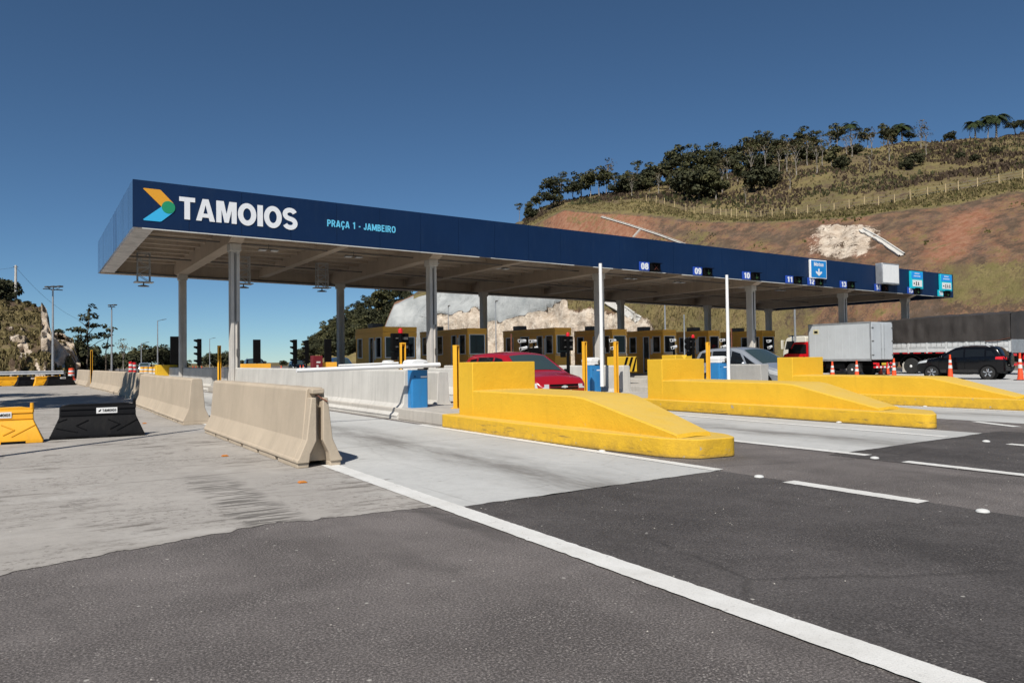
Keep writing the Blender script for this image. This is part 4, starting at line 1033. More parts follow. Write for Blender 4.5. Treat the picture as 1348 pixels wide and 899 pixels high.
# ------------------------------------------------------------------ cars
def lerp_profile(pts, x):
    for (a, b), (c, d) in zip(pts, pts[1:]):
        if a <= x <= c: return b + (d-b)*(x-a)/(c-a) if c > a else d
    return pts[0][1] if x < pts[0][0] else pts[-1][1]
def smooth_profile(pts, x, r=.07):
    return sum(lerp_profile(pts, x+r*o)*w_ for o, w_ in ((-1,.15),(-.5,.2),(0,.3),(.5,.2),(1,.15)))
def car(name, label, cat, loc, rz, sp, paintmat, group=None):
    """x forward; sp: L, W, prof (x,z) roofline rear->front, belt, wheels (xr, xf, r), windows"""
    r = thing(name, label, cat, loc, rz, group)
    L, W, prof, belt, (xr, xf, wr) = sp['L'], sp['W'], sp['prof'], sp['belt'], sp['wheels']
    H = max(p[1] for p in prof); sill = sp.get('sill', .24); ar = wr+.055
    def w(x): t = abs(2*x/L); return W/2*(1-.05*t**2-.20*t**9)
    zt = lambda x: smooth_profile(prof, x)
    def zbot(x):
        z = sill + (.10*max(0, (abs(x)-L/2+.35)/.35)**2)
        for c in (xr, xf):
            if abs(x-c) < ar: z = max(z, wr + math.sqrt(ar**2-(x-c)**2))
        return z
    bl = lambda x: belt[0] + (belt[1]-belt[0])*(x+L/2)/L
    def yy(x, z):
        b = bl(x); y = w(x)
        if z > b: y *= 1 - sp.get('tumble', .2)*((z-b)/(H-b))**1.15
        else: y *= 1 - .05*((b-z)/(b-sill))**2 + .012*math.sin(min(1, (b-z)/.35)*PI)
        f = (zt(x)-z)/.10
        if f < 1: y -= .075*(1-math.sqrt(max(0, 1-(1-max(0, f))**2)))
        return y
    xs = set([-L/2 + L*i/70 for i in range(71)])
    for c in (xr, xf):
        for i in range(17): xs.add(c - ar + 2*ar*i/16)
    xs = sorted(xs); K = [0, .12, .3, .5, .68, .8, .88, .93, .965, .985, 1]
    m = MB()
    for s in (1, -1):
        g = []
        for x in xs:
            a, b = zbot(x), zt(x); g.append([(x, s*yy(x, a+(b-a)*k), a+(b-a)*k) for k in K])
        m.grid(g)
    def top(x, u):
        ye = yy(x, zt(x)); return (x, ye*u, zt(x) + .045*(1-u*u)*min(1, (L/2-abs(x))/.25))
    U = [-1, -.8, -.5, -.2, .2, .5, .8, 1]
    m.grid([[top(x, u) for u in U] for x in xs])
    for x in (xs[0], xs[-1]):       # nose and tail
        a, b = zbot(x), zt(x); e = (.03 if x > 0 else -.03)
        m.grid([[(x + e*(1-u*u), yy(x, a+(b-a)*k)*u, a+(b-a)*k) for k in K] for u in U])
    # inner wheel-house sheets so that nothing shows through the arches
    obj('body', m, paintmat, r, smooth=40)
    m = MB(); m.box(-L/2+.25, L/2-.25, -W/2+.22, W/2-.22, sill-.04, min(.62, bl(0)-.1)); obj('underbody', m, 'rubber', r, smooth=0)
    def side_patch(nm, q, mat, off=.006, s=1, parent=r, n=10):
        (a, b, c, d) = q    # a bottom-rear, b bottom-front, c top-front, d top-rear
        g = []
        for i in range(n+1):
            row = []
            for j in range(7):
                u, v = i/n, j/6
                x = (a[0]*(1-u)+b[0]*u)*(1-v) + (d[0]*(1-u)+c[0]*u)*v; z = (a[1]*(1-u)+b[1]*u)*(1-v) + (d[1]*(1-u)+c[1]*u)*v
                row.append((x, s*(yy(x, min(z, zt(x)-.002))+off), z))
            g.append(row)
        m = MB(); m.grid(g); return obj(nm, m, mat, parent, smooth=60, fix=False)
    for s in (1, -1):
        for q in sp['windows']: side_patch('side_window', q, 'glass', .006, s)
        for q in sp.get('trim', []): side_patch('side_trim', q, 'rubber', .008, s)
        for x0, z0, x1, z1 in sp['seams']: side_patch('door_gap', ((x0-.006, z0), (x0+.006, z0), (x1+.006, z1), (x1-.006, z1)), 'black', .0035, s, n=1)
        for x, z in sp['handles']:
            m = MB(); m.cbox((x, s*(yy(x, z)+.012), z), (.17, .03, .03)); obj('door_handle', m, sp.get('handle_mat', paintmat), r, bevel=.01)
        mx, mz = sp['mirror']
        m = MB(); m.ball((mx, s*(yy(mx, mz)+.13), mz+.03), .1, 8, (.75, 1.15, .78)); m.bar((mx, s*(yy(mx, mz)-.02), mz-.02), (mx, s*(yy(mx, mz)+.1), mz), .05); obj('door_mirror', m, sp.get('mirror_mat', paintmat), r)
    def top_patch(nm, x0, x1, u0, u1, mat, off=.008):
        g = []
        for i in range(11):
            x = x0+(x1-x0)*i/10; row = []
            e = .0
            for j in range(11):
                u = u0+(u1-u0)*j/10; p = top(x, u); row.append((p[0], p[1], p[2]))
            g.append(row)
        # push outwards along the local normal of the profile
        sl = (zt(x1)-zt(x0))/(x1-x0); nx, nz = -sl/math.hypot(1, sl), 1/math.hypot(1, sl)
        g = [[(p[0]+nx*off, p[1], p[2]+nz*off) for p in row] for row in g]
        m = MB(); m.grid(g); return obj(nm, m, mat, r, smooth=60, fix=False)
    top_patch('windscreen', *sp['screen'], -.88, .88, 'windscreen')
    top_patch('rear_window', *sp['rear'], -.84, .84, 'glass')
    for xw in (xr, xf):
        for s in (1, -1):
            y = s*(W/2-.10)
            m = MB(); m.lathe([(wr*.62,-.10),(wr*.9,-.10),(wr*.985,-.08),(wr,-.05),(wr,.05),(wr*.985,.08),(wr*.9,.10),(wr*.62,.10)], (0,0,0), 'y', 28)
            t = obj('wheel', m, 'rubber', r, loc=(xw, y, wr))
            m = MB(); o_ = s*.085
            m.lathe([(wr*.64, o_-s*.16),(wr*.66, o_),(wr*.60, o_+s*.012),(wr*.57, o_-s*.03),(wr*.55,o_-s*.05)], (0,0,0), 'y', 28)
            for k in range(5):
                a = 2*PI*k/5+.3; d = Vector((math.cos(a), 0, math.sin(a))); q = Vector((-math.sin(a), 0, math.cos(a)))
                for sg in (-.12, .12):
                    m.bar(Vector((0,o_,0))+d*wr*.12+q*sg*.02, Vector((0,o_-s*.01,0))+d*wr*.60+q*sg*wr*.55, .085, .03)
            m.lathe([(wr*.17, o_-s*.03),(wr*.16, o_+s*.012),(.01, o_+s*.014)], (0,0,0), 'y', 14)
            obj('rim', m, 'rim', t, smooth=30, fix=False)
            m = MB(); m.lathe([(wr*.60, o_-s*.06),(.01, o_-s*.061)], (0,0,0), 'y', 20); obj('brake_disc', m, 'steel_dark', t, fix=False)
            m = MB(); m.lathe([(ar-.004, s*.09),(ar-.004, -s*.25),(.02, -s*.252)], (xw, y, wr), 'y', 24); obj('wheel_arch', m, 'black', r, fix=False)
    def nose_patch(nm, y0, y1, z0, z1, mat, end=1, off=.008, k=6, parent=r):
        """patch lying on the nose or tail surface"""
        x = xs[-1] if end > 0 else xs[0]; g = []
        for i in range(k+1):
            row = []
            for j in range(5):
                z = z0+(z1-z0)*j/4; y = y0+(y1-y0)*i/k; u = max(-1, min(1, y/yy(x, z)))
                row.append((x+.03*end*(1-u*u)+off*end, y if abs(u) < 1 else yy(x, z)*u, z))
            g.append(row)
        m = MB(); m.grid(g)
        loop = [row[0] for row in g] + g[-1][1:] + [row[-1] for row in g[::-1]][1:] + g[0][::-1][1:-1]
        n = len(loop); m.add(loop + [(p[0]-.02*end, p[1], p[2]) for p in loop], [(i, (i+1) % n, n+(i+1) % n, n+i) for i in range(n)])
        return obj(nm, m, mat, parent, smooth=50)
    def lamp(nm, q, mat, end, s):     # wraps the front or rear corner on the body side
        return side_patch(nm, q, mat, .008, s, n=5)
    for s in (1, -1):
        for q in sp['headlight']: lamp('headlight', q, 'lamp_glass', 1, s)
        for q in sp['taillight']: lamp('taillight', q, 'red', -1, s)
        if 'front_lamp' in sp: y0, y1, z0, z1 = sp['front_lamp']; nose_patch('headlight', s*y0, s*y1, z0, z1, 'lamp_glass', 1, .006)
        if 'rear_lamp' in sp: y0, y1, z0, z1 = sp['rear_lamp']; nose_patch('taillight', s*y0, s*y1, z0, z1, 'red', -1, .010)
    for y0, y1, z0, z1, mt in sp.get('front', []): nose_patch('grille' if mt == 'black' else 'bumper_trim', y0, y1, z0, z1, mt, 1, .014)
    for y0, y1, z0, z1, mt in sp.get('back', []): nose_patch('bumper' if mt == 'rubber' else 'number_plate', y0, y1, z0, z1, mt, -1, .016)
    if sp.get('rails'):
        for s in (1, -1):
            x0, x1 = sp['rails']; n = 8; m = MB()
            P = [(x0+(x1-x0)*i/n, s*(yy(0, H-.03)-.05), zt(x0+(x1-x0)*i/n)+(.065 if 0 < i < n else .0)) for i in range(n+1)]
            for p, q in zip(P, P[1:]): m.tube(p, q, .018, None, 8)
            obj('roof_rail', m, sp.get('rail_mat', 'rim'), r)
    r_ = r; return r, nose_patch, top, zt, yy

HATCH = dict(L=3.82, W=1.64, belt=(.90,.86), tumble=.22, wheels=(-1.18,1.26,.285),
    prof=[(-1.91,.62),(-1.90,.88),(-1.84,.97),(-1.55,1.36),(-1.30,1.42),(-.5,1.45),(.05,1.43),(.30,1.38),(1.0,.98),(1.12,.93),(1.62,.85),(1.84,.74),(1.91,.62)],
    windows=[((-1.42,.95),(-.92,.93),(-.95,1.32),(-1.28,1.29)), ((-.86,.94),(-.12,.92),(-.12,1.345),(-.86,1.345)), ((-.04,.92),(.80,.90),(.30,1.30),(-.04,1.345))],
    seams=[(-.08,.32,-.08,1.38),(.98,.36,.86,.88),(-.9,.62,-.9,1.36)], handles=[(-.30,.80),(-.98,.81)], mirror=(.74,.93), mirror_mat='black',
    screen=(.34,1.00), rear=(-1.80,-1.56), headlight=[((1.52,.62),(1.84,.60),(1.80,.72),(1.46,.78))], taillight=[((-1.86,.62),(-1.70,.62),(-1.64,.90),(-1.82,.90))],
    front_lamp=(.43,.60,.60,.70), front=[(-.40,.40,.585,.625,'black'),(-.40,.40,.655,.70,'black'),(-.55,.55,.30,.42,'black'),(-.2,.2,.455,.56,'reflector')], back=[(-.26,.26,.50,.62,'reflector')])
MINI = dict(L=4.45, W=1.80, belt=(1.02,.93), tumble=.19, wheels=(-1.30,1.34,.32),
    prof=[(-2.15,.62),(-2.14,.95),(-2.06,1.10),(-1.88,1.48),(-1.6,1.57),(-.7,1.61),(-.1,1.60),(.25,1.53),(1.22,1.00),(1.45,.94),(1.85,.85),(2.08,.72),(2.15,.58)],
    windows=[((-1.85,1.09),(-1.15,1.06),(-1.15,1.48),(-1.66,1.44)), ((-1.08,1.06),(-.22,1.02),(-.22,1.50),(-1.08,1.50)), ((-.14,1.02),(.58,.98),(.26,1.40),(-.14,1.50)), ((.66,.98),(1.12,.965),(.84,1.10),(.40,1.35))],
    seams=[(-.18,.34,-.18,1.53),(.92,.40,.86,.96),(-1.11,.7,-1.11,1.5)], handles=[(-.40,.90),(-1.28,.92)], mirror=(.62,1.0),
    screen=(.28,1.20), rear=(-2.05,-1.90), headlight=[((1.62,.66),(2.06,.58),(2.02,.72),(1.56,.84))], taillight=[((-2.1,.8),(-1.93,.82),(-1.9,1.12),(-2.05,1.10))],
    front=[(-.45,.45,.58,.66,'black'),(-.6,.6,.30,.44,'black'),(-.2,.2,.46,.56,'reflector')], back=[(-.26,.26,.75,.86,'reflector')])
SUV = dict(L=4.02, W=1.76, belt=(1.10,1.03), tumble=.20, sill=.34, wheels=(-1.28,1.24,.335),
    prof=[(-2.01,.78),(-2.0,1.05),(-1.93,1.12),(-1.66,1.55),(-1.5,1.60),(-.6,1.64),(-.05,1.62),(.22,1.56),(.98,1.10),(1.14,1.06),(1.74,.98),(1.95,.86),(2.01,.72)],
    windows=[((-1.62,1.16),(-1.22,1.15),(-1.22,1.44),(-1.42,1.42)), ((-1.14,1.14),(-.30,1.11),(-.30,1.51),(-1.14,1.50)), ((-.22,1.11),(.74,1.08),(.24,1.44),(-.22,1.51))],
    trim=[((-.86,.345),(.84,.345),(.84,.50),(-.86,.50))],
    seams=[(-.26,.5,-.26,1.54),(.92,.52,.88,1.06),(-1.18,.9,-1.18,1.5)], handles=[(-.45,.98),(-1.30,1.0)], mirror=(.72,1.1),
    screen=(.25,.96), rear=(-1.92,-1.68), headlight=[((1.48,.86),(1.93,.80),(1.90,.90),(1.44,.99))], taillight=[((-1.99,.98),(-1.60,1.00),(-1.62,1.12),(-1.95,1.13))],
    rear_lamp=(.52,.72,.98,1.10), front=[(-.5,.5,.62,.78,'black')], back=[(-.74,.74,.42,.62,'rubber'),(-.25,.25,.70,.81,'reflector')], rails=(-1.35,.0), rail_mat='rim')
def fr(x, y):                        # heading straight down the lane towards the viewer
    return (x, y, 0), -PI/2
loc, rz_ = fr(10.55, 16.35)
hatch, nose, *_ = car('red_hatchback', 'red hatchback with a gold bow-tie badge leaving the second lane behind the nearest yellow nose', 'car', loc, rz_, HATCH, 'car_red')
m = MB(); X = 1.955; q = [(-.085,.622),(-.038,.622),(-.030,.612),(.030,.612),(.038,.622),(.085,.622),(.075,.655),(.045,.655),(.036,.668),(-.036,.668),(-.045,.655),(-.075,.655)]
m.prism([(y, z) for y, z in q], X-.02, X+.006, 'x'); obj('badge', m, 'reflector', hatch, smooth=0)
loc, rz_ = fr(22.9, 19.5)
car('silver_minivan', 'silver minivan behind the third gate cabinet, passing the small grey concrete block', 'car', loc, rz_, MINI, 'car_silver')
x, y = plan(1268, 38.9)
suv, *_ = car('black_suv', 'black compact sport utility car driving away at the right edge', 'car', (x, y, 0), PI/2+.20, SUV, 'car_black')
m = MB(); m.lathe([(.30,-.06),(.34,-.05),(.35,0),(.34,.05),(.30,.06)], (-2.09,0,.96), 'x', 24); m.lathe([(.28,-.062),(.01,-.064)], (-2.09,0,.96), 'x', 20); obj('spare_wheel', m, 'car_black', suv)
for b, z, sp, pm, l in ((190, 112, HATCH, 'car_silver', 'tiny pale car with lit headlights approaching far off beyond the barrier row'), (335, 72, SUV, 'car_black', 'dark pickup-like car approaching beyond the middle black board'),
                  (447, 66, MINI, 'car_blue', 'dark blue car beyond the second rear column'), (391, 92, HATCH, 'car_black', 'dark car far off between the two black traffic lights')):
    x, y = plan(b, z); o, *_ = car('distant_car', l, 'car', (x, y, 0), -PI/2-.12, sp, pm, 'cars approaching beyond the plaza')
    if b in (190, 335):
        MAT.setdefault('lit', None)
        if MAT['lit'] is None:
            mm = bpy.data.materials.new('lit_headlight'); mm.use_nodes = True; bb = mm.node_tree.nodes['Principled BSDF']; bb.inputs['Emission Color'].default_value = (1,.93,.8,1); bb.inputs['Emission Strength'].default_value = 12; MAT['lit'] = mm
        for s in (-1, 1):
            m = MB(); m.ball((sp['L']/2+.02, s*.58, .68), .11, 8, (.4,1,1)); obj('headlight', m, 'lit', o)

# ------------------------------------------------------------------ lorries
def wheel(parent, x, y, wr, s, wd=.26, n=28, rim='white'):
    m = MB(); m.lathe([(wr*.58,-wd/2),(wr*.93,-wd/2),(wr,-wd*.32),(wr,wd*.32),(wr*.93,wd/2),(wr*.58,wd/2)], (0,0,0), 'y', n)
    t = obj('wheel', m, 'rubber', parent, loc=(x, y, wr))
    m = MB(); o_ = s*wd*.46
    m.lathe([(wr*.60,o_),(wr*.54,o_+s*.01),(wr*.46,o_-s*.07),(wr*.26,o_-s*.09),(wr*.24,o_-s*.0),(wr*.12,o_+s*.02),(.01,o_+s*.02)], (0,0,0), 'y', 22)
    obj('rim', m, rim, t, smooth=30, fix=False)
    m = MB()
    for k in range(8): a = 2*PI*k/8; m.tube((wr*.36*math.cos(a), o_-s*.09, wr*.36*math.sin(a)), (wr*.36*math.cos(a), o_-s*.06, wr*.36*math.sin(a)), wr*.055, None, 6)
    obj('wheel_hole', m, 'steel_dark', t)
    return t
# red box lorry: x forward
x, y = 44.1, 27.35
CO = -.85
bt = thing('box_truck', 'box truck with a grey metal box body and red cab, seen from behind between cones', 'truck', (x, y, 0), PI/2)
BL, BW, B0, B1 = 4.35, 2.25, .98, 3.28
m = MB(); m.box(.02, BL, -BW/2, BW/2, B0, B1)
bx = obj('box_body', m, 'box_metal', bt, bevel=.015)
m = MB()
for s in (-1, 1):
    for z0, z1 in ((B0-.06, B0+.07), (B1-.07, B1+.03)): m.box(.0, BL+.02, s*BW/2-.03 if s > 0 else -BW/2-.015, BW/2+.015 if s > 0 else -BW/2+.03, z0, z1)
    for xx in (0, BL-.05): m.box(xx, xx+.07, s*BW/2-.03 if s > 0 else -BW/2-.018, BW/2+.018 if s > 0 else -BW/2+.03, B0-.05, B1+.02)
obj('box_frame', m, 'galv', bx, smooth=0)
m = MB()
for k in range(1, 9):
    xx = BL*k/9
    for s in (-1, 1): m.box(xx-.006, xx+.006, s*(BW/2+.004)-.004, s*(BW/2+.004)+.004, B0+.08, B1-.08)
obj('panel_rivet_line', m, 'box_metal', bx, smooth=0)
for s in (-1, 1):
    m = MB(); m.box(-.035, .018, min(.012*s, s*(BW/2-.06)), max(.012*s, s*(BW/2-.06)), B0+.03, B1-.08); d = obj('rear_door', m, 'box_metal', bt, bevel=.012)
    m = MB(); m.tube((-.06, s*.16, B0+.05), (-.06, s*.16, B1-.12), .016, None, 8); m.box(-.085,-.05, s*.16-.03, s*.16+.03, B0+.62, B0+.70); obj('lock_rod', m, 'galv', d)
    m = MB()
    for zz in (B0+.3, B0+1.15, B1-.35): m.box(-.06, -.03, s*(BW/2-.10)-.12, s*(BW/2-.10)+.06, zz-.03, zz+.03)
    obj('hinge', m, 'steel_dark', d)
m = MB(); m.box(BL-.75, BL-.35, BW/2+.002, BW/2+.008, 2.65, 2.95); obj('side_sticker', m, paint('yellowed_sticker', (.55,.5,.3)), bx, smooth=0)
m = MB(); m.box(BL-.68, BL-.42, BW/2+.009, BW/2+.012, 2.72, 2.86); obj('side_sticker_print', m, 'black', bx, smooth=0)
m = MB(); m.box(-.0, 6.1, -.45, -.32, .62, .82); m.box(0, 6.1, .32, .45, .62, .82)
for k in range(6): m.box(.2+k*.75, .32+k*.75, -BW/2+.1, BW/2-.1, .82, .975)
m.box(1.9, 3.2, .5, 1.0, .45, .85); obj('chassis', m, 'black', bt, smooth=0)
m = MB(); m.box(-.12, -.03, -1.0, 1.0, .48, .60); m.box(-.06, .1, -.5, -.4, .5, .8); m.box(-.06,.1,.4,.5,.5,.8)
bp = obj('rear_bumper', m, 'red', bt, bevel=.01)
m = MB()
for k in range(5): m.box(-.126, -.118, -.95+k*.4, -.75+k*.4, .49, .59)
obj('bumper_stripe', m, 'white', bp, smooth=0)
m = MB(); m.box(-.11, -.09, -.22, .22, .66, .80); obj('number_plate', m, paint('yellow_plate', (.62,.42,.03)), bt, smooth=0)
for s in (-1, 1):
    m = MB(); m.box(-.1, -.02, s*.85-.14, s*.85+.14, .70, .82); obj('taillight', m, 'red', bt, bevel=.01)
    wheel(bt, 1.35, s*.93, .39, s, .24); wheel(bt, 1.35, s*.66, .39, s, .22); wheel(bt, 5.55+CO, s*.90, .39, s, .24)
    m = MB(); m.box(.85, .87, s*.93-.2, s*.93+.2, .25, .8); obj('mud_flap', m, 'rubber', bt)
# cab: swept side outline with real window openings filled by glass
cab = [(5.32,.55),(5.32,2.12),(5.45,2.20),(6.35,2.20),(6.52,2.14),(6.98,1.48),(7.28,1.38),(7.36,1.2),(7.38,.62),(7.3,.50),(5.95,.50),(5.93,.72),(5.8,.86),(5.4,.86)]
m = MB(); m.prism(cab, -.98, .98, 'y'); cb = obj('cab', m, 'truck_red', bt, bevel=.05, loc=(CO,0,0))
for s in (-1, 1):
    m = MB(); m.prism([(5.52,1.42),(6.85,1.42),(6.44,2.04),(5.52,2.04)], s*.985, s*.995, 'y'); obj('cab_window', m, 'glass', bt, smooth=0, loc=(CO,0,0))
    m = MB(); m.box(6.62, 6.75, s*1.0, s*1.25, 1.50, 1.54); m.box(6.6, 6.72, s*1.16-.09, s*1.16+.09, 1.42, 1.78); obj('door_mirror', m, 'black', bt, bevel=.02, loc=(CO,0,0))
    m = MB(); m.box(5.62, 5.76, s*.985-.015, s*.985+.015, 1.2, 1.24); obj('door_handle', m, 'black', bt, loc=(CO,0,0))
    m = MB(); m.box(5.46, 5.472, s*.983-.004, s*.983+.004, .9, 2.1); m.box(6.9, 6.912, s*.983-.004, s*.983+.004, .6, 1.42); obj('door_gap', m, 'black', bt, smooth=0, loc=(CO,0,0))
    m = MB(); m.box(7.36, 7.40, s*.7-.16, s*.7+.16, .8, 1.0); obj('headlight', m, 'lamp_glass', bt, bevel=.01, loc=(CO,0,0))
m = MB(); m.add([(6.545,-.86,2.12),(6.545,.86,2.12),(6.985,.90,1.505),(6.985,-.90,1.505)], [(0,1,2,3)]); obj('windscreen', m, 'windscreen', bt, smooth=0, loc=(CO,0,0))
# tarpaulin lorry
tx, ty = 50.0, 22.2
tt = thing('tarpaulin_truck', 'long truck with white side boards under a dark tarpaulin, behind the black car', 'truck', (tx, ty, 0), PI/2)
TL, TW = 8.7, 2.5
m = MB(); m.box(0, TL, -TW/2, TW/2, 1.28, 1.42); 
m.box(0, TL, -.5, -.38, .86, 1.28); m.box(0, TL, .38, .5, .86, 1.28); m.box(0,TL+4.2,-.45,.45,.78,.9); obj('chassis', m, 'black', tt, smooth=0)
for s in (-1, 1):
    m = MB(); m.box(.02, TL-.02, s*TW/2-.045, s*TW/2+.0, 1.42, 2.08); MAT.setdefault('board_white', paint('dusty_white_board', (.56, .57, .57), .5, .08, 2, dirt=(.35,.33,.30), dirtamt=.4)); sb = obj('side_board', m, 'board_white', tt, smooth=0)
    m = MB()
    for k in range(8): xx = .02+(TL-.12)*k/7; m.box(xx, xx+.10, s*(TW/2+.01)-.02, s*(TW/2+.01)+.02, 1.36, 2.10)
    m.box(.0, TL, s*(TW/2+.012)-.012, s*(TW/2+.012)+.012, 1.68, 1.73); obj('board_post', m, 'board_white', sb, smooth=0)
    m = MB()
    for k in range(13):
        xx = .1+(TL-.12)*k/13
        for j in (0, 1): m.box(xx+.28+j*.36, xx+.295+j*.36, s*(TW/2+.004)-.004, s*(TW/2+.004)+.004, 1.76, 2.06)
    m.box(0, TL, s*(TW/2+.004)-.004, s*(TW/2+.004)+.004, 1.735, 1.75)
    obj('board_seam', m, 'steel_dark', sb, smooth=0)
    m = MB()
    for k in range(12): xx = .3+TL*k/12; m.box(xx, xx+.5, s*(TW/2+.01)-.006, s*(TW/2+.01)+.006, 1.34, 1.39)
    obj('reflector_strip', m, 'red', sb, smooth=0)
m = MB(); m.box(-.05, .03, -TW/2, TW/2, 1.3, 2.1); obj('tail_board', m, 'galv', tt, bevel=.01)
m = MB(); nX, nY = 60, 14
rr = random.Random(8)
def tz(u, v):
    arch = 3.62 + .16*math.cos(v*PI/2)**1.2 - .30*max(0, (u-.55)/.45)*.6
    return arch + .05*noise.noise((u*14, v*2, 2)) + .03*math.cos(u*2*PI*11)*(1-abs(v))
top_ = [[(TL*i/nX, TW/2*(-1+2*j/nY)*1.01, tz(i/nX, -1+2*j/nY)) for j in range(nY+1)] for i in range(nX+1)]
m.grid(top_)
for s, j in ((-1, 0), (1, nY)):
    g = []
    for i in range(nX+1):
        p = top_[i][j]; row = []
        for k in range(9):
            t = k/8; z = p[2]*(1-t) + 2.04*t
            row.append((p[0], s*(TW/2*1.01 + .035*math.sin(i*.9+1.7*math.sin(i*.31))*math.sin(t*PI) + .05*noise.noise((i*.35, t*2, s*3))*math.sin(t*PI*.9) + .03), z + (.04*noise.noise((i*.5, 1, s)) if k == 8 else 0)))
        g.append(row)
    m.grid(g)
for e, i in ((0, 0), (1, nX)):
    g = []
    for j in range(nY+1):
        p = top_[i][j]; g.append([(p[0] + (-1 if e == 0 else 1)*(.03+.03*math.sin(j*1.3)*math.sin(t*PI/6)), p[1], p[2]*(1-t/6)+2.0*t/6) for t in range(7)])
    m.grid(g)
obj('tarpaulin', m, 'tarp', tt, smooth=50)
m = MB(); P = [(.5, TW/2+.06, 2.10), (1.2, TW/2+.07, 1.95), (1.9, TW/2+.06, 1.92)]
for p, q in zip(P, P[1:]): m.bar((p[0]-.5,p[1],p[2]+.1), (q[0]-.5,q[1],q[2]+.1), .06, .02)
obj('strap', m, 'rust', tt)
for xx in (1.4, 2.7):
    for s in (-1, 1): wheel(tt, xx, s*1.03, .5, s, .3); 
for xx in (6.1,):
    for s in (-1, 1): wheel(tt, xx, s*1.03, .52, s, .3)
m = MB()
for xx in (6.1,):
    pr = [(xx+.78*math.cos(a*PI/12), .52+.74*math.sin(a*PI/12)) for a in range(1, 12)]
    pr2 = [(xx+.74*math.cos(a*PI/12), .52+.70*math.sin(a*PI/12)) for a in range(11, 0, -1)]
    for s in (-1, 1): m.prism(pr+pr2, s*.86, s*1.2, 'y')
obj('mudguard', m, 'black', tt)
m = MB(); m.box(-.16,-.06,-1.2,1.2,.55,.68); m.box(-.1,.1,-.4,-.3,.6,1.3); m.box(-.1,.1,.3,.4,.6,1.3); obj('rear_bumper', m, 'red', tt)
for s in (-1, 1):
    m = MB(); m.box(-.1, -.04, s*1.0-.2, s*1.0+.2, 1.12, 1.26); obj('taillight', m, 'red', tt, bevel=.01)
def tractor(tt, TL, pm):
    """forward-control cab with its axles, starting at TL along the lorry"""
    for xx in (TL+1.2, TL+4.05):
        for s in (-1, 1): wheel(tt, xx, s*1.0, .5, s, .3)
    m = MB(); m.box(TL-.02, TL+1.9, -.9, .9, .9, 1.02); obj('fifth_wheel_deck', m, 'black', tt)
    cp = [(TL+2.0,.75),(TL+2.0,2.74),(TL+2.15,2.86),(TL+3.5,2.86),(TL+4.0,2.74),(TL+4.15,2.55),(TL+4.38,1.75),(TL+4.46,1.5),(TL+4.46,.7),(TL+4.35,.55),(TL+3.2,.55),(TL+3.0,.95),(TL+2.3,.95)]
    m = MB(); m.prism(cp, -1.22, 1.22, 'y'); obj('cab', m, pm, tt, bevel=.06)
    for s in (-1, 1):
        m = MB(); m.prism([(TL+3.15,1.80),(TL+4.22,1.72),(TL+4.02,2.45),(TL+3.15,2.45)], s*1.225, s*1.235, 'y'); obj('cab_window', m, 'glass', tt, smooth=0)
        m = MB(); m.box(TL+3.0, TL+3.012, s*1.223-.004, s*1.223+.004, 1.0, 2.6); m.box(TL+2.4,TL+2.95, s*1.223-.004, s*1.223+.004, 1.32, 1.335); obj('door_gap', m, 'steel_dark', tt, smooth=0)
        m = MB(); m.bar((TL+4.2, s*1.22, 2.5), (TL+4.35, s*1.5, 2.5), .04); m.box(TL+4.25, TL+4.36, s*1.5-.13, s*1.5+.13, 1.75, 2.55); obj('door_mirror', m, pm, tt, bevel=.03)
        m = MB(); m.box(TL+4.42, TL+4.49, s*.85-.2, s*.85+.2, .75, .98); obj('headlight', m, 'lamp_glass', tt, bevel=.01)
    m = MB(); m.add([(TL+4.165,-1.1,2.52),(TL+4.165,1.1,2.52),(TL+4.385,1.15,1.78),(TL+4.385,-1.15,1.78)], [(0,1,2,3)]); obj('windscreen', m, 'windscreen', tt, smooth=0)
    m = MB(); m.box(TL+2.3, TL+3.7, -1.0, 1.0, 2.86, 2.93); m.box(TL+3.6,TL+4.0,-1.05,1.05,2.86,2.98); obj('roof_visor', m, 'steel_dark', tt, bevel=.02)
    m = MB(); m.tube((TL+1.8, 1.0, .9), (TL+1.8, 1.0, 3.0), .07, None, 10); obj('exhaust_stack', m, 'steel_dark', tt)
tractor(tt, TL, 'truck_cream')
x, y = plan(1060, 76)
ct = thing('cream_truck', 'cream truck whose cab shows left of the red cab, beyond the canopy', 'truck', (x, y-4.6, 0), PI/2)
ct.scale = (1.1, 1.1, 1.12)
tractor(ct, 1.2, 'truck_cream')
m = MB(); m.box(-6.5, 2.6, -1.2, 1.2, 1.1, 3.3); obj('cargo_box', m, 'white', ct, bevel=.03)
m = MB(); m.box(-6.5, 5.2, -.45, .45, .7, 1.08); obj('chassis', m, 'black', ct, smooth=0)
for s in (-1, 1): wheel(ct, -4.6, s*1.0, .5, s, .3); wheel(ct, -3.4, s*1.0, .5, s, .3)

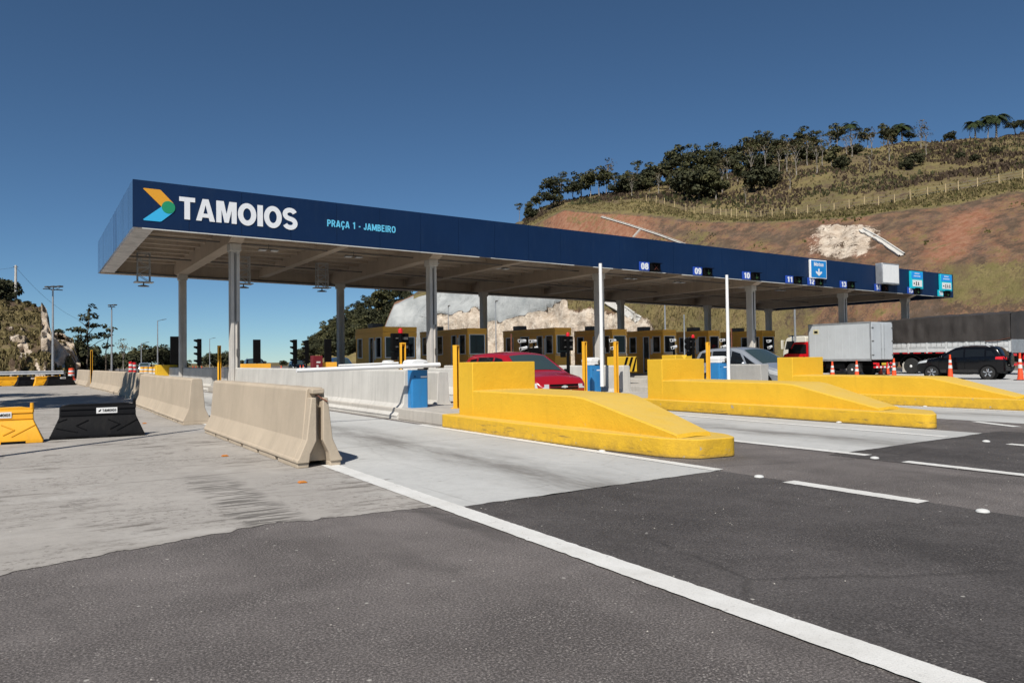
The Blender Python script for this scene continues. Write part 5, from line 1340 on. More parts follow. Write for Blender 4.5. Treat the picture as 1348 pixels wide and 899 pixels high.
# ------------------------------------------------------------------ traffic cones
def cone(label, x, y, h=1.05, group='orange traffic cones'):
    r = thing('traffic_cone', label, 'traffic cone', (x, y, 0), 0, group)
    m = MB(); m.prism(rounded([(-.22,-.22),(.22,-.22),(.22,.22),(-.22,.22)], .05, 3), 0, .04, 'z'); obj('base', m, 'rubber', r)
    def rad(t): return .130 - .095*t
    m = MB(); m.lathe([(.17,.04),(.165,.06)]+[(rad(t), .06+(h-.06)*t) for t in (0,.2,.4,.6,.8,.93)]+[(.045,h-.02),(.05,h),(.01,h+.005)], (0,0,0), 'z', 20); c = obj('cone', m, 'orange', r)
    for a, b in ((.42,.56),(.66,.78)):
        m = MB(); m.lathe([(rad(a)+.006, .06+(h-.06)*a), (rad(b)+.006, .06+(h-.06)*b)], (0,0,0), 'z', 20); obj('band', m, 'reflector', r)
    return r
for b, z, h_, l in ((1095, 38.0, .98, 'orange cone beside the third yellow block, leftmost under the box truck'), (1127, 38.5, 1.02, 'orange cone in front of the box truck rear wheel'), (1176, 38.5, 1.10, 'orange cone at the rear corner of the box truck'),
                (1250, 38.2, 1.25, 'orange cone in front of the black car door'), (1342, 36.0, 1.28, 'orange cone at the right edge behind the black car')):
    x, y = plan(b, z); cone(l, x, y, h_)
for b, z, l in ((1158, 49.5, 'orange cone in the shade behind the box truck bumper, left one'), (1167.5, 49.5, 'orange cone in the shade behind the box truck bumper, right one')):
    x, y = plan(b, z); cone(l, x, y, .9)
for i, (b, z) in enumerate(((254, 75), (258, 77), (265.5, 76), (370, 66), (395, 72), (399, 72))):
    x, y = plan(b, z); cone('small distant orange cone beyond the canopy, %s from the left' % ORD[i], x, y, 1.0, 'distant orange cones')
def drum(label, x, y, mat, h=1.05):
    r = thing('marker_drum', label, 'marker', (x, y, 0), 0, 'distant lane markers')
    m = MB(); m.box(-.3, .3, -.25, .25, 0, .08); m.lathe([(.25,.08),(.24,h*.5),(.21,h),(.02,h+.02)], (0,0,0), 'z', 14); o = obj('drum', m, mat, r)
    m = MB(); m.lathe([(.252,h*.35),(.24,h*.5)], (0,0,0), 'z', 14); m.lathe([(.235,h*.65),(.225,h*.82)], (0,0,0), 'z', 14); obj('band', m, 'reflector', r)
for i, (b, z, mt, h_) in enumerate(((172, 95, 'red', 1.6), (177, 97, 'red', 1.5), (94, 66, 'orange', 1.0), (187, 76, 'plastic_yellow', 1.0), (193, 76, 'plastic_yellow', 1.0), (199, 74, 'plastic_yellow', 1.0), (205, 72, 'plastic_yellow', 1.0))):
    x, y = plan(b, z); drum('%s drum marker beyond the barrier row, %s from the left' % ({'red':'red and white','orange':'orange','plastic_yellow':'small yellow'}[mt], ORD[(1, 2, 0, 3, 4, 5, 6)[i]]), x, y, mt, h_)
# ------------------------------------------------------------------ hills
def cover_mat(name, rocky=False):
    n = N(name)
    at = n.new('ShaderNodeAttribute', attribute_name='cover')
    sp = n.new('ShaderNodeSeparateColor'); n.link(at.outputs['Color'], sp.inputs[0])
    g, rk, sh = sp.outputs[0], sp.outputs[1], sp.outputs[2]
    rd = at.outputs['Alpha']
    big = n.noise(.09, 6, .65); mid = n.noise(.5, 6, .7); fine = n.noise(3.2, 5, .75)
    nz = n.math('MULTIPLY', n.math('SUBTRACT', n.math('ADD', n.math('MULTIPLY', mid, .7), n.math('MULTIPLY', fine, .6)), .65), 1.9)
    # dry soil and litter
    c = n.mix(n.step(mid, .35, .65), (0.094, 0.065, 0.045), (0.137, 0.101, 0.072))
    c = n.mix(n.step(n.noise(.25, 5, .65), .5, .68, 0, .55), c, (0.151, 0.112, 0.097))
    # red earth
    streak = n.noise(.8, 5, .7, n.scaled(n.pos, (1.2, 1.2, .22)))
    redc = n.mix(n.step(streak, .38, .66), (0.270, 0.108, 0.062), (0.370, 0.200, 0.128))
    c = n.mix(n.step(n.math('ADD', rd, n.math('MULTIPLY', nz, 1.0)), .35, .75, 0, .85), c, redc)
    # grass: straw to olive
    gc = n.mix(n.step(big, .40, .60), (.235, .185, .080), (.165, .145, .058))
    gc = n.mix(n.step(fine, .42, .7), gc, n.mix(n.step(mid, .4, .6), (.26, .205, .10), (.085, .085, .032)))
    gc = n.mix(n.step(n.noise(.35, 6, .7), .5, .62, 0, .7), gc, (.125, .088, .055))
    c = n.mix(n.step(n.math('ADD', g, n.math('MULTIPLY', nz, 1.2)), .36, .64, 0, .92), c, gc)
    # bare rock
    rs = n.noise(.55, 7, .72, n.scaled(n.pos, (1, 1, 1.6)))
    rc = n.mix(n.step(rs, .36, .62), (.42, .33, .25), (.70, .61, .50))
    rc = n.mix(n.step(n.noise(1.7, 6, .75), .59, .67, 0, .8), rc, (.19, .13, .09))
    rc = n.mix(n.step(n.voro(.9), .10, .03, 0, .55), rc, (.09, .07, .055))
    c = n.mix(n.step(n.math('ADD', rk, n.math('MULTIPLY', nz, .7)), .44, .54), c, rc)
    # sprayed concrete skin
    sc = n.mix(n.step(n.noise(.16, 6, .65), .35, .65), (.27, .285, .285), (.44, .45, .44))
    sc = n.mix(n.step(n.noise(.5, 6, .7, n.scaled(n.pos, (1, 1, .3))), .55, .75, 0, .7), sc, (.20, .205, .20))
    c = n.mix(n.step(n.math('ADD', sh, n.math('MULTIPLY', nz, .35)), .46, .54), c, sc)
    h = n.math('ADD', n.math('MULTIPLY', mid, 1.0), n.math('MULTIPLY', fine, .35))
    h = n.math('ADD', h, n.math('MULTIPLY', n.math('MULTIPLY', rs, 2.2), rk))
    n.bump(h, .8, .45)
    return n.out(c, .95, 0, .08)
MAT['hill'] = cover_mat('hillside')
def sm(a, b, x): t = max(0, min(1, (x-a)/(b-a))); return t*t*(3-2*t)
def table(tab, b):
    if b <= tab[0][0]: return tab[0][1]
    for (x0, r0), (x1, r1) in zip(tab, tab[1:]):
        if x0 <= b <= x1:
            t = (b-x0)/(x1-x0); return [tuple(p+(q-p)*t for p, q in zip(a, c)) for a, c in zip(r0, r1)]
    return tab[-1][1]
def make_hill(name, tab, b0, b1, bs, sub, cover, rough, amp=1.0):
    """tab: bearing -> list of (row on the photo, distance) from the toe up; toe sits on the ground"""
    cols = []; n = int((b1-b0)/bs); cv = []
    for i in range(n+1):
        b = b0+(b1-b0)*i/n; lv = table(tab, b)
        col = []; prof = []
        for row, z in lv: prof.append((z, elev(b, row, z) if row is not None and row < 900 else -.6))
        for k, ((z0, h0), (z1, h1)) in enumerate(zip(prof, prof[1:])):
            m_ = sub[k]
            for j in range(m_ + (1 if k == len(prof)-2 else 0)):
                t = j/m_; z = z0+(z1-z0)*t; h = h0+(h1-h0)*t
                x, y = plan(b, z); c = cover(b, k, t, h, lv)
                d = amp*rough(b, k, t, c)
                nn = noise.noise((x*.035, y*.035, 0))*1.6 + noise.noise((x*.12, y*.12, h*.12))*.8 + noise.noise((x*.4, y*.4, h*.4))*.35
                rg = (noise.noise((x*.22, y*.22, h*.3))*1.2 + noise.noise((x*.7, y*.7, h*.8))*.7)*c[1]*(2.4 if name == 'rocky_knoll' else 1.05) + c[2]*1.5*(abs(noise.noise((x*.05+h*.06, y*.05, h*.03))) + .3*noise.noise((x*.2, y*.2, h*.2)))
                dirx, diry = plan(b, 1.0); lim = sm(0, .15, t) if k == 0 else 1
                if k == len(prof)-1: lim = .5
                out = rg*lim*1.5
                col.append((x - dirx*out, y - diry*out, h + nn*d*lim + rg*.4*lim)); cv.append((c[0], c[1], c[2], c[3]))
        cols.append(col)
    m = MB(); m.grid(cols)
    o = struct(obj(name, m, 'hill', smooth=180 if False else 0, fix=False))
    me = o.data; me.shade_smooth()
    a = me.attributes.new('cover', 'FLOAT_COLOR', 'POINT'); a.data.foreach_set('color', [v for c in cv for v in c])
    return o
B = None
# rows: toe, bench, top of the cutting, fence line, crest, far side
HT = [
 (470, [(999,214),(999,216),(999,220),(999,224),(999,232),(999,300)]),
 (503, [(999,212),(470,213),(466,216),(463,220),(459,226),(999,300)]),
 (506, [(999,212),(455,214),(437,217),(435,222),(433,230),(470,300)]),
 (519, [(999,210),(440,213),(403,217),(402,222),(401,232),(460,300)]),
 (545, [(999,206),(428,211),(393,216),(390,222),(386,236),(440,300)]),
 (575, [(999,196),(418,203),(382,212),(378,220),(374,240),(420,300)]),
 (640, [(999,180),(404,190),(338,208),(333,216),(326,245),(380,310)]),
 (690, [(999,168),(396,178),(303,202),(300,208),(294,245),(360,310)]),
 (715, [(999,162),(392,172),(288,198),(284,204),(276,238),(340,310)]),
 (745, [(999,154),(398,164),(273,190),(270,198),(264,232),(320,310)]),
 (800, [(999,143),(398,152),(279,176),(268,188),(257,228),(310,310)]),
 (860, [(999,131),(395,140),(284,164),(266,182),(247,228),(300,310)]),
 (905, [(999,123),(392,132),(287,156),(277,168),(238,230),(290,310)]),
 (950, [(999,114),(388,123),(289,147),(280,154),(226,232),(290,310)]),
 (1000,[(999,106),(380,116),(291,139),(286,146),(212,232),(280,320)]),
 (1060,[(999,98),(372,108),(289,131),(283,138),(202,232),(270,320)]),
 (1130,[(999,90),(362,100),(284,122),(272,130),(190,230),(260,320)]),
 (1200,[(999,84),(352,95),(276,117),(264,124),(189,226),(260,320)]),
 (1260,[(999,79),(345,90),(268,113),(254,120),(184,222),(250,320)]),
 (1348,[(999,73),(338,84),(253,107),(240,115),(177,216),(240,320)]),
 (1480,[(999,66),(330,76),(235,99),(222,106),(160,206),(220,320)]),
 (1700,[(999,58),(320,66),(205,88),(190,95),(140,190),(190,320)])]
def bump1(x, c, w_): return max(0, 1-abs(x-c)/w_)
def row_at(b, k, t, lv):
    r0 = lv[k][0]; r1 = lv[k+1][0]
    r0 = min(r0, 474); return r0+(min(r1, 474)-r0)*t
def hill_cover(b, k, t, h, lv):
    g = rk = sh = rd = 0.0
    row = row_at(b, k, t, lv)
    nz = noise.noise((b*.02, row*.05, 1)); nf = noise.noise((b*.07, row*.15, 5))
    if k >= 2: g = .55 + .2*nz
    if k == 2: g = .85 if t > .15+.2*nf else .6
    if k >= 3: g = .62 + .30*nz + .15*nf; rd = .05
    if k < 2:
        # right-hand cutting: red earth with brown litter, grassed foot
        g = .30 + .25*nz
        rd = .46 + .35*nz + .15*nf
        if b > 690:
            rd = max(rd, .85*sm(690, 715, b)*(1-sm(820, 930, b))*sm(345, 325, row))
            g = max(g, .62*bump1(b, 925, 55)*sm(295, 310, row)*sm(350, 320, row) + .0)
            g = max(g, .50*bump1(b, 1000, 60)*bump1(row, 322, 22))
            rd = max(rd, .95*bump1(b-(row-300)*-.9, 1275, 75)*sm(255, 290, row)*sm(365, 335, row))
            rd = max(rd, .8*bump1(b, 1140, 60)*bump1(row, 338, 14))
            g = max(g, .75*sm(1215, 1260, b)*sm(338, 352, row)*sm(420, 385, row), .5*sm(1240, 1300, b)*bump1(row, 345, 22))
            # pale scar left of the chute
            e = bump1(b-(330-row)*.35, 1108, 74)*sm(294, 303, row)*sm(352, 335, row)
            rk = max(rk, min(1, e*1.5)*(.62+.3*noise.noise((b*.09, row*.02, 8))))
        # lower slope under the canopy: straw grass over brown
        low = sm(380, 392, row)
        if b > 735:
            g = max(g, low*(.82 + .2*nf)*sm(735, 752, b)*(1-.75*sm(985, 1130, b)))
            rk = max(rk, sm(398+ (0 if b < 770 else (b-770)*.10), 416+(0 if b < 770 else (b-770)*.16), row + 6*nf)*sm(873, 845, b))
            if rk > .3: g *= 1-rk
        if b < 748:
            top = 300
            edge = 416 - (b-575)*.19 if b < 636 else (422 - max(0, (b-660))*.30)
            edge += 5*nf
            sh = sm(edge+3, edge-3, row)*sm(750, 738, b + (row-400)*.6)
            if b < 566: sh = 1
            rk = max(rk, 1-sh)*(1 if b < 748 else 0)
            if sh > .5: rk = 0
            g = 0; rd = 0
            if row < 380: sh *= sm(352, 372, row); 
            if row < 372: e = sm(702, 748, b); g = .5-.4*e; rd = .5+.35*e; rk = 0
    if b < 545 and k >= 2: g = .2; rd = .6; sh = 1 if k == 2 else 0
    return (g, rk, sh, rd)
def hill_rough(b, k, t, c): return (.15, .3, .5, .9, 1.6)[k]*(1-.5*c[2])
hill = make_hill('hill', HT, 480, 1700, 2.2, (14, 26, 5, 22, 6), hill_cover, hill_rough)
# the wooded hill far behind
FT = [(380,[(999,300),(999,310),(999,330),(999,400)]),(398,[(999,300),(479,315),(477,340),(999,420)]),(410,[(999,300),(472,320),(464,350),(480,430)]),(428,[(999,300),(465,320),(446,350),(470,430)]),(445,[(999,300),(460,320),(431,350),(460,430)]),
      (465,[(999,300),(455,320),(420,350),(450,430)]),(490,[(999,300),(450,320),(408,350),(450,430)]),(515,[(999,300),(445,320),(397,350),(440,430)]),(560,[(999,300),(440,320),(388,350),(440,430)]),(680,[(999,300),(440,320),(378,350),(430,430)])]
make_hill('far_hill', FT, 380, 680, 4, (5, 14, 6), lambda b, k, t, h, lv: (.75, 0, 0, .05), lambda *a: .8)
# rocky knoll on the left
KT = [(-420,[(999,58),(450,62),(400,72),(370,84),(999,150)]),(-120,[(999,60),(455,64),(420,74),(377,86),(999,150)]),(0,[(999,64),(462,67),(425,76),(392,86),(999,150)]),(20,[(999,64.5),(461,67.5),(428,77),(399,86),(999,150)]),(48,[(999,66),(462,69),(432,78),(404,86),(999,150)]),(62,[(999,67),(460,69.5),(436,78),(409,85),(999,150)]),
      (66,[(999,67),(460,70),(444,77),(424,84),(999,150)]),(69,[(999,68),(462,71),(450,78),(441,84),(999,150)]),(84,[(999,70),(464,73),(452,79),(446,84),(999,140)]),(95,[(999,72),(468,74.5),(458,80),(451,84),(999,130)]),(100,[(999,74),(473,76),(467,80),(464,84),(999,120)]),(106,[(999,75),(479,77),(477,80),(476,84),(999,110)]),(114,[(999,76),(999,78),(999,80),(999,84),(999,100)])]
def knoll_cover(b, k, t, h, lv):
    row = row_at(b, k, t, lv); nz = noise.noise((b*.05, row*.07, 3)); nf = noise.noise((b*.16, row*.2, 6))
    g = .62+.3*nz; rk = 0
    if k <= 1: rk = max(0, min(1,   .30 + 1.2*nz + .5*nf)); 
    if 54 < b < 76 and k >= 1: rk = max(rk, .9)
    if b > 76 and k >= 1 and t < .9: rk = max(rk, .75+.3*nf)
    if k >= 2 and t > .75 and b < 60: g = .25
    return (g*(1-.8*rk), rk, 0, .12)
make_hill('rocky_knoll', KT, -420, 114, 1.6, (10, 16, 12, 6), knoll_cover, lambda b, k, t, c: (.4, .8, .6, 1.)[k], .75)

# terrain lookup along a bearing, for planting
def hill_point(tab, b, k, t):
    lv = table(tab, b); (r0, z0), (r1, z1) = lv[k], lv[k+1]
    h0 = -.6 if r0 > 900 else elev(b, r0, z0); h1 = -.6 if r1 > 900 else elev(b, r1, z1)
    z = z0+(z1-z0)*t; x, y = plan(b, z); return x, y, h0+(h1-h0)*t, z
bpy.context.view_layer.update()
from mathutils.bvhtree import BVHTree
def tree_of(o): return BVHTree.FromPolygons([v.co for v in o.data.vertices], [tuple(p.vertices) for p in o.data.polygons])
BV = tree_of(hill)
def drop(x, y, bv=BV, guess=0):
    h = bv.ray_cast(Vector((x, y, 300)), Vector((0, 0, -1)))
    return h[0].z if h[0] is not None else guess

# ------------------------------------------------------------------ trees
def leaf_mat(name, c0, c1):
    n = N(name)
    g = n.new('ShaderNodeNewGeometry').outputs['Random Per Island']
    c = n.mix(n.step(g, 0, 1), c0, c1)
    c = n.mix(n.step(n.noise(.45, 3), .35, .65), n.mix(1.0, c, (.62,.62,.6), 'MULTIPLY'), c)
    m = n.out(c, .75, 0, .15); n.b.inputs['Subsurface Weight'].default_value = 0
    return m
MAT['leaf_dark'] = leaf_mat('dark_leaves', (.026, .031, .016), (.085, .086, .044))
MAT['leaf_olive'] = leaf_mat('olive_leaves', (.050, .055, .022), (.125, .118, .055))
MAT['leaf_dry'] = leaf_mat('dry_leaves', (.08, .062, .035), (.17, .135, .075))
MAT['leaf_palm'] = leaf_mat('palm_leaves', (.018, .03, .012), (.06, .08, .03))
MAT['bark'] = paint('bark', (.10, .08, .06), .9, .3, 3)
MAT['bark_pale'] = paint('pale_bark', (.22, .195, .165), .85, .2, 2)
def crown_mesh(seed, blobs, n, ls):
    """blobs: (x,y,z,rx,ry,rz); leaf sprays scattered through and on each blob"""
    rr = random.Random(seed); m = MB(); tot = sum(b[3]*b[4]+b[3]*b[5] for b in blobs)
    for (cx, cy, cz, rx_, ry_, rz_) in blobs:
        sub = []
        for q in range(9):
            while True:
                p = Vector((rr.uniform(-1,1), rr.uniform(-1,1), rr.uniform(-1,1)))
                if .35 < p.length < 1: break
            sub.append(p)
        for i in range(int(n*(rx_*ry_+rx_*rz_)/tot)):
            s = rr.choice(sub); d = Vector((rr.gauss(0,.26), rr.gauss(0,.26), rr.gauss(0,.22))); p = s + d
            if p.length > 1.12: p *= 1.05/p.length
            c = Vector((cx+p.x*rx_, cy+p.y*ry_, cz+p.z*rz_))
            nrm = (p.normalized()*.8 + Vector((rr.uniform(-1,1), rr.uniform(-1,1), rr.uniform(-.2,1.2)))).normalized()
            u = nrm.orthogonal().normalized(); u = Matrix.Rotation(rr.uniform(0, 6.28), 3, nrm) @ u; v = nrm.cross(u)
            a = ls*rr.uniform(.6, 1.35); b = a*rr.uniform(.45, .8)
            m.add([c-u*a, c-v*b+u*a*.1, c+u*a, c+v*b+u*a*.1], [(0,1,2,3)])
    return m
def trunk_mesh(seed, h, r0, forks, lean=.0):
    rr = random.Random(seed); m = MB(); P = [Vector((0,0,-.4))]
    k = 5
    for i in range(1, k+1): P.append(Vector((lean*h*i/k + rr.uniform(-.04,.04)*h*.5, rr.uniform(-.03,.03)*h, h*i/k)))
    for i in range(k): m.tube(P[i], P[i+1], r0*(1-.13*i), r0*(1-.13*(i+1)), 8, i in (0, k-1))
    for (t, dx, dy, dz) in forks:
        j = min(k-1, int(t*k)); a = P[j].lerp(P[j+1], t*k-j); mid = a + Vector((dx*.5, dy*.5, dz*.62)); e = a + Vector((dx, dy, dz))
        m.tube(a, mid, r0*.5, r0*.34, 6); m.tube(mid, e, r0*.34, r0*.12, 6)
    return m
PROTO = {}
def proto(kind, cm, tm, leaf, bark):
    r = bpy.data.objects.new(kind, None); 
    PROTO[kind] = (cm.mesh('crown') if isinstance(cm, MB) else cm, tm.mesh('trunk'), leaf, bark)
    for me, mt in ((PROTO[kind][0], leaf), (PROTO[kind][1], bark)): me.materials.append(MAT[mt])
    PROTO[kind][1].shade_smooth(); bpy.data.objects.remove(r)
rr = random.Random(11)
def blobs_broad(s, h0, h1, R, k):
    q = random.Random(s); out = []
    for i in range(k):
        a = q.uniform(0, 6.28); d = R*math.sqrt(q.random())*.75; z = h0+(h1-h0)*(.25+.6*q.random()*(1-.4*d/R)); s_ = R*q.uniform(.34, .55)
        out.append((d*math.cos(a), d*math.sin(a), z, s_, s_, s_*q.uniform(.55,.85)))
    return out
proto('broad_a', crown_mesh(1, blobs_broad(1, .9, 6.8, 3.0, 13), 1250, .25), trunk_mesh(1, 4.2, .17, [(.5,1.4,.4,1.6),(.6,-1.2,.6,1.7),(.75,.3,-1.3,1.5)]), 'leaf_dark', 'bark')
proto('broad_b', crown_mesh(2, blobs_broad(2, .6, 6.4, 2.6, 12), 1200, .25), trunk_mesh(2, 3.6, .15, [(.5,-1.2,.4,1.4),(.7,1.1,.5,1.4)]), 'leaf_dark', 'bark')
proto('bushy', crown_mesh(3, blobs_broad(3, -.4, 4.2, 2.4, 12), 1700, .25), trunk_mesh(3, 2.0, .12, [(.5,.9,.2,1.2),(.6,-.8,.3,1.3)]), 'leaf_dark', 'bark')
proto('olive_a', crown_mesh(4, blobs_broad(4, 1.2, 6.6, 2.3, 10), 1000, .24), trunk_mesh(4, 4.6, .12, [(.55,1.1,.3,1.5),(.7,-1.0,.4,1.4),(.8,.2,.9,1.2)], .04), 'leaf_olive', 'bark_pale')
proto('olive_b', crown_mesh(5, blobs_broad(5, .6, 5.3, 2.1, 9), 1000, .24), trunk_mesh(5, 3.6, .11, [(.5,.9,-.3,1.4),(.7,-.9,-.2,1.3)], -.03), 'leaf_olive', 'bark_pale')
proto('sparse', crown_mesh(6, [(.2,0,6.6,1.5,1.5,.7),(-.9,.4,5.6,.9,.9,.5),(1.2,-.3,5.3,.8,.8,.45)], 260, .2), trunk_mesh(6, 6.0, .12, [(.55,-.9,.3,1.6),(.68,1.1,-.3,1.5),(.85,.6,.5,.9),(.8,-.5,-.4,1.0)], .02), 'leaf_olive', 'bark_pale')
proto('bare', crown_mesh(7, [(0,0,4.6,1.4,1.4,1.1)], 110, .16), trunk_mesh(7, 3.9, .10, [(.4,-.8,.2,1.9),(.5,.9,-.3,1.9),(.65,-.5,-.6,1.7),(.75,.5,.6,1.6),(.9,-.4,.4,1.2),(.95,.5,-.1,1.2)], .03), 'leaf_dry', 'bark_pale')
def palm_mesh(seed, h):
    q = random.Random(seed); m = MB()
    for i in range(22):
        a = 2*PI*i/22+q.uniform(-.15,.15); up = q.uniform(-.1, 1.1); Lf = q.uniform(2.0, 2.7); P = []
        for j in range(8):
            t = j/7; P.append(Vector((math.cos(a)*Lf*t, math.sin(a)*Lf*t, h + Lf*(up*t - (.75+.5*up)*t*t))))
        for j in range(7):
            d = (P[j+1]-P[j]).normalized(); s = d.cross(Vector((0,0,1))).normalized()
            for sg in (-1, 1):
                for f in (0, .5):
                    b0 = P[j].lerp(P[j+1], f); wl = .55*math.sin(PI*min(1, (j+f+.8)/8))
                    m.add([b0, b0+d*.16, b0+d*.34+s*sg*wl+Vector((0,0,-.28*wl-.1*q.random())), b0+d*.14+s*sg*wl*.8+Vector((0,0,-.25*wl))], [(0,1,2,3)])
    return m
proto('palm', palm_mesh(1, 6.2), trunk_mesh(9, 6.2, .16, []), 'leaf_palm', 'bark_pale')
proto('short_palm', palm_mesh(4, 3.4), trunk_mesh(10, 3.4, .2, []), 'leaf_palm', 'bark_pale')
TREES = []
def plant(kind, name, x, y, z, s, rot, label, group, cat='tree', sz=1.0):
    cm, tm, leaf, bark = PROTO[kind]
    r = thing(name, label, cat, (x, y, z), rot, group); r.scale = (s, s, s*sz)
    c = bpy.data.objects.new('crown', cm); COL.objects.link(c); c.parent = r
    t = bpy.data.objects.new('trunk', tm); COL.objects.link(t); t.parent = r
    return r
def on_hill(b, k, t):
    x, y, h, z = hill_point(HT, b, k, t); return x, y, drop(x, y, BV, h)-.15, z
# (bearing, level, fraction, kind, height in photo px, what it is)
SPEC = [
 # ridge, left end
 (686,3,.9,'sparse',30,'n'),(697,3,.85,'olive_b',26,'n'),(703,3,.6,'bushy',20,'n'),(712,3,.7,'olive_a',30,'n'),
 (733,3,.8,'broad_a',46,'n'),(728,3,.6,'broad_b',36,'n'),(741,3,.9,'sparse',44,'n'),
 (757,3,.85,'broad_b',36,'n'),(768,3,.95,'broad_a',42,'n'),(780,3,.9,'broad_a',42,'n'),(792,3,.9,'olive_a',40,'n'),(804,3,.95,'bare',44,'n'),
 (813,3,.8,'broad_b',30,'n'),(823,3,.8,'bushy',26,'n'),(833,3,.9,'olive_b',26,'n'),(843,3,.9,'sparse',36,'n'),(853,3,.9,'bushy',26,'n'),
 (862,3,.9,'olive_a',32,'n'),(873,3,.9,'broad_b',36,'n'),(881,3,.9,'olive_b',32,'n'),(889,3,1.,'sparse',40,'n'),
 (899,3,.95,'olive_a',46,'n'),(908,3,.85,'broad_a',44,'n'),(917,3,.95,'sparse',44,'n'),(925,3,.9,'olive_a',40,'n'),(934,3,.95,'broad_a',42,'n'),(944,3,1.,'sparse',44,'n'),(951,3,.9,'broad_b',36,'n'),
 (959,3,1.,'broad_a',40,'n'),(968,3,.95,'olive_b',34,'n'),(976,3,.9,'bushy',26,'n'),(981,3,1.,'olive_a',36,'n'),(990,3,1.,'broad_b',34,'n'),(997,3,.95,'olive_a',30,'n'),
 (1005,3,1.,'broad_a',38,'n'),(1014,3,1.,'sparse',34,'n'),(1021,3,1.,'olive_b',26,'n'),(1030,3,1.,'broad_b',27,'n'),(1040,3,1.,'olive_a',28,'n'),(1049,3,1.,'bushy',22,'n'),(1058,3,1.,'broad_b',30,'n'),(1067,3,1.,'olive_a',34,'n'),
 (1077,3,1.,'olive_b',24,'n'),(1087,3,.97,'sparse',28,'n'),(1099,3,1.,'broad_b',24,'n'),(1108,3,1.,'broad_a',34,'n'),(1137,3,1.,'sparse',28,'n'),(1148,3,1.,'olive_a',26,'n'),
 (1170,3,1.,'broad_a',30,'n'),(1181,3,1.,'broad_b',26,'n'),(1203,3,1.,'broad_b',18,'n'),(1219,3,.9,'bare',34,'n'),
 (1257,3,1.,'bushy',14,'n'),
 (1126,3,1.,'palm',34,'p'),(1194,3,1.,'short_palm',27,'p'),(1291,3,1.,'short_palm',26,'p'),(1284,3,1.,'broad_b',22,'n'),(1319,3,1.,'short_palm',34,'p'),(1308,3,.98,'palm',30,'p'),(1344,3,.98,'broad_b',26,'n'),
 # on the slope
 (924,3,.24,'bushy',44,'s'),(905,3,.30,'bushy',38,'s'),(946,3,.26,'olive_b',40,'s'),(936,3,.42,'broad_b',42,'s'),(915,3,.5,'olive_a',44,'s'),(955,3,.4,'bare',40,'s'),
 (1004,3,.36,'bushy',36,'s'),(1018,3,.42,'bushy',24,'s'),(994,3,.60,'bare',44,'s'),(975,3,.55,'olive_b',24,'s'),(1041,3,.58,'bare',40,'s'),(1053,3,.5,'bare',44,'s'),(1068,3,.66,'bare',36,'s'),(1080,3,.42,'bare',42,'s'),
 (1100,3,.55,'olive_b',30,'s'),(1115,3,.5,'bushy',20,'s'),(1127,3,.72,'bare',34,'s'),(1153,3,.7,'bare',36,'s'),(1096,3,.76,'bare',30,'s'),(1038,3,.78,'olive_b',28,'s'),(1060,3,.85,'olive_a',26,'s'),(1176,3,.6,'bare',34,'s'),
 (1210,3,.45,'bushy',20,'s'),(1198,3,.42,'bushy',16,'s'),(1226,3,.62,'bare',36,'s'),(1270,3,.5,'bushy',12,'s'),(1290,3,.42,'bushy',11,'s'),(1318,3,.5,'bushy',12,'s'),(870,3,.5,'bare',34,'s'),(835,3,.6,'bare',30,'s'),(985,3,.2,'bare',26,'s'),(1150,3,.4,'bare',28,'s'),
 (893,3,.55,'bare',32,'s'),(962,3,.7,'bare',34,'s'),(1012,3,.75,'bare',36,'s'),(1030,3,.62,'bare',34,'s'),(1044,3,.32,'bare',30,'s'),(1088,3,.6,'sparse',34,'s'),(1073,3,.84,'sparse',28,'s'),(1120,3,.84,'bare',28,'s')]
NAMES = {'broad_a':('broadleaf_tree','dark broad-crowned tree'),'broad_b':('broadleaf_tree','dark dense tree'),'bushy':('bushy_tree','dark low bushy tree'),'olive_a':('slender_tree','olive green tree with pale trunk'),'olive_b':('slender_tree','short olive tree with pale trunk'),
         'sparse':('sparse_tree','thin-crowned tree with a tall pale trunk'),'bare':('bare_tree','nearly bare pale-branched tree'),'palm':('palm_tree','tall palm with a slim trunk'),'short_palm':('palm_tree','short full-crowned palm')}
HN = {'broad_a':6.6,'broad_b':6.2,'bushy':4.3,'olive_a':6.4,'olive_b':5.3,'sparse':7.2,'bare':5.6,'palm':7.0,'short_palm':4.5}
cnt = {}
q = random.Random(4)
und = random.Random(6)       # lower growth filling in between the ridge trees
SPEC += [(s[0]+und.uniform(-5,5), 3, max(.3, s[2]-und.uniform(.02,.2)), und.choice(('bushy','bushy','olive_b','broad_b')), s[4]*und.uniform(.5,.72), 'n') for s in SPEC if s[5] == 'n' and 775 < s[0] < 1185 and s[3] != 'bushy' and und.random() < .75]
SPEC = [(b, k, t, ('olive_a' if kd == 'broad_a' and i % 3 == 0 else 'sparse' if kd == 'broad_b' and i % 4 == 0 else kd), px*(.84 if b < 790 else 1), zn) for i, (b, k, t, kd, px, zn) in enumerate(SPEC)]
SPEC.sort(key=lambda s: s[0])
for b, k, t, kind, px, zone in SPEC:
    t2 = min(t, .99); x, y, z, dep = on_hill(b, k, t2)
    s = px*dep/FPX/HN[kind]*1.08
    key = (kind, 's' if zone == 's' else 'r'); cnt[key] = cnt.get(key, 0)+1; i = cnt[key]-1
    nm, ds = NAMES[kind]; where = 'on the slope' if zone == 's' else 'on the skyline'
    plant(kind, nm, x, y, z, s, q.uniform(0, 6.28), '%s %s, %s such from the left' % (ds, where, ORD[min(i, 19)]), 'trees on the hill')
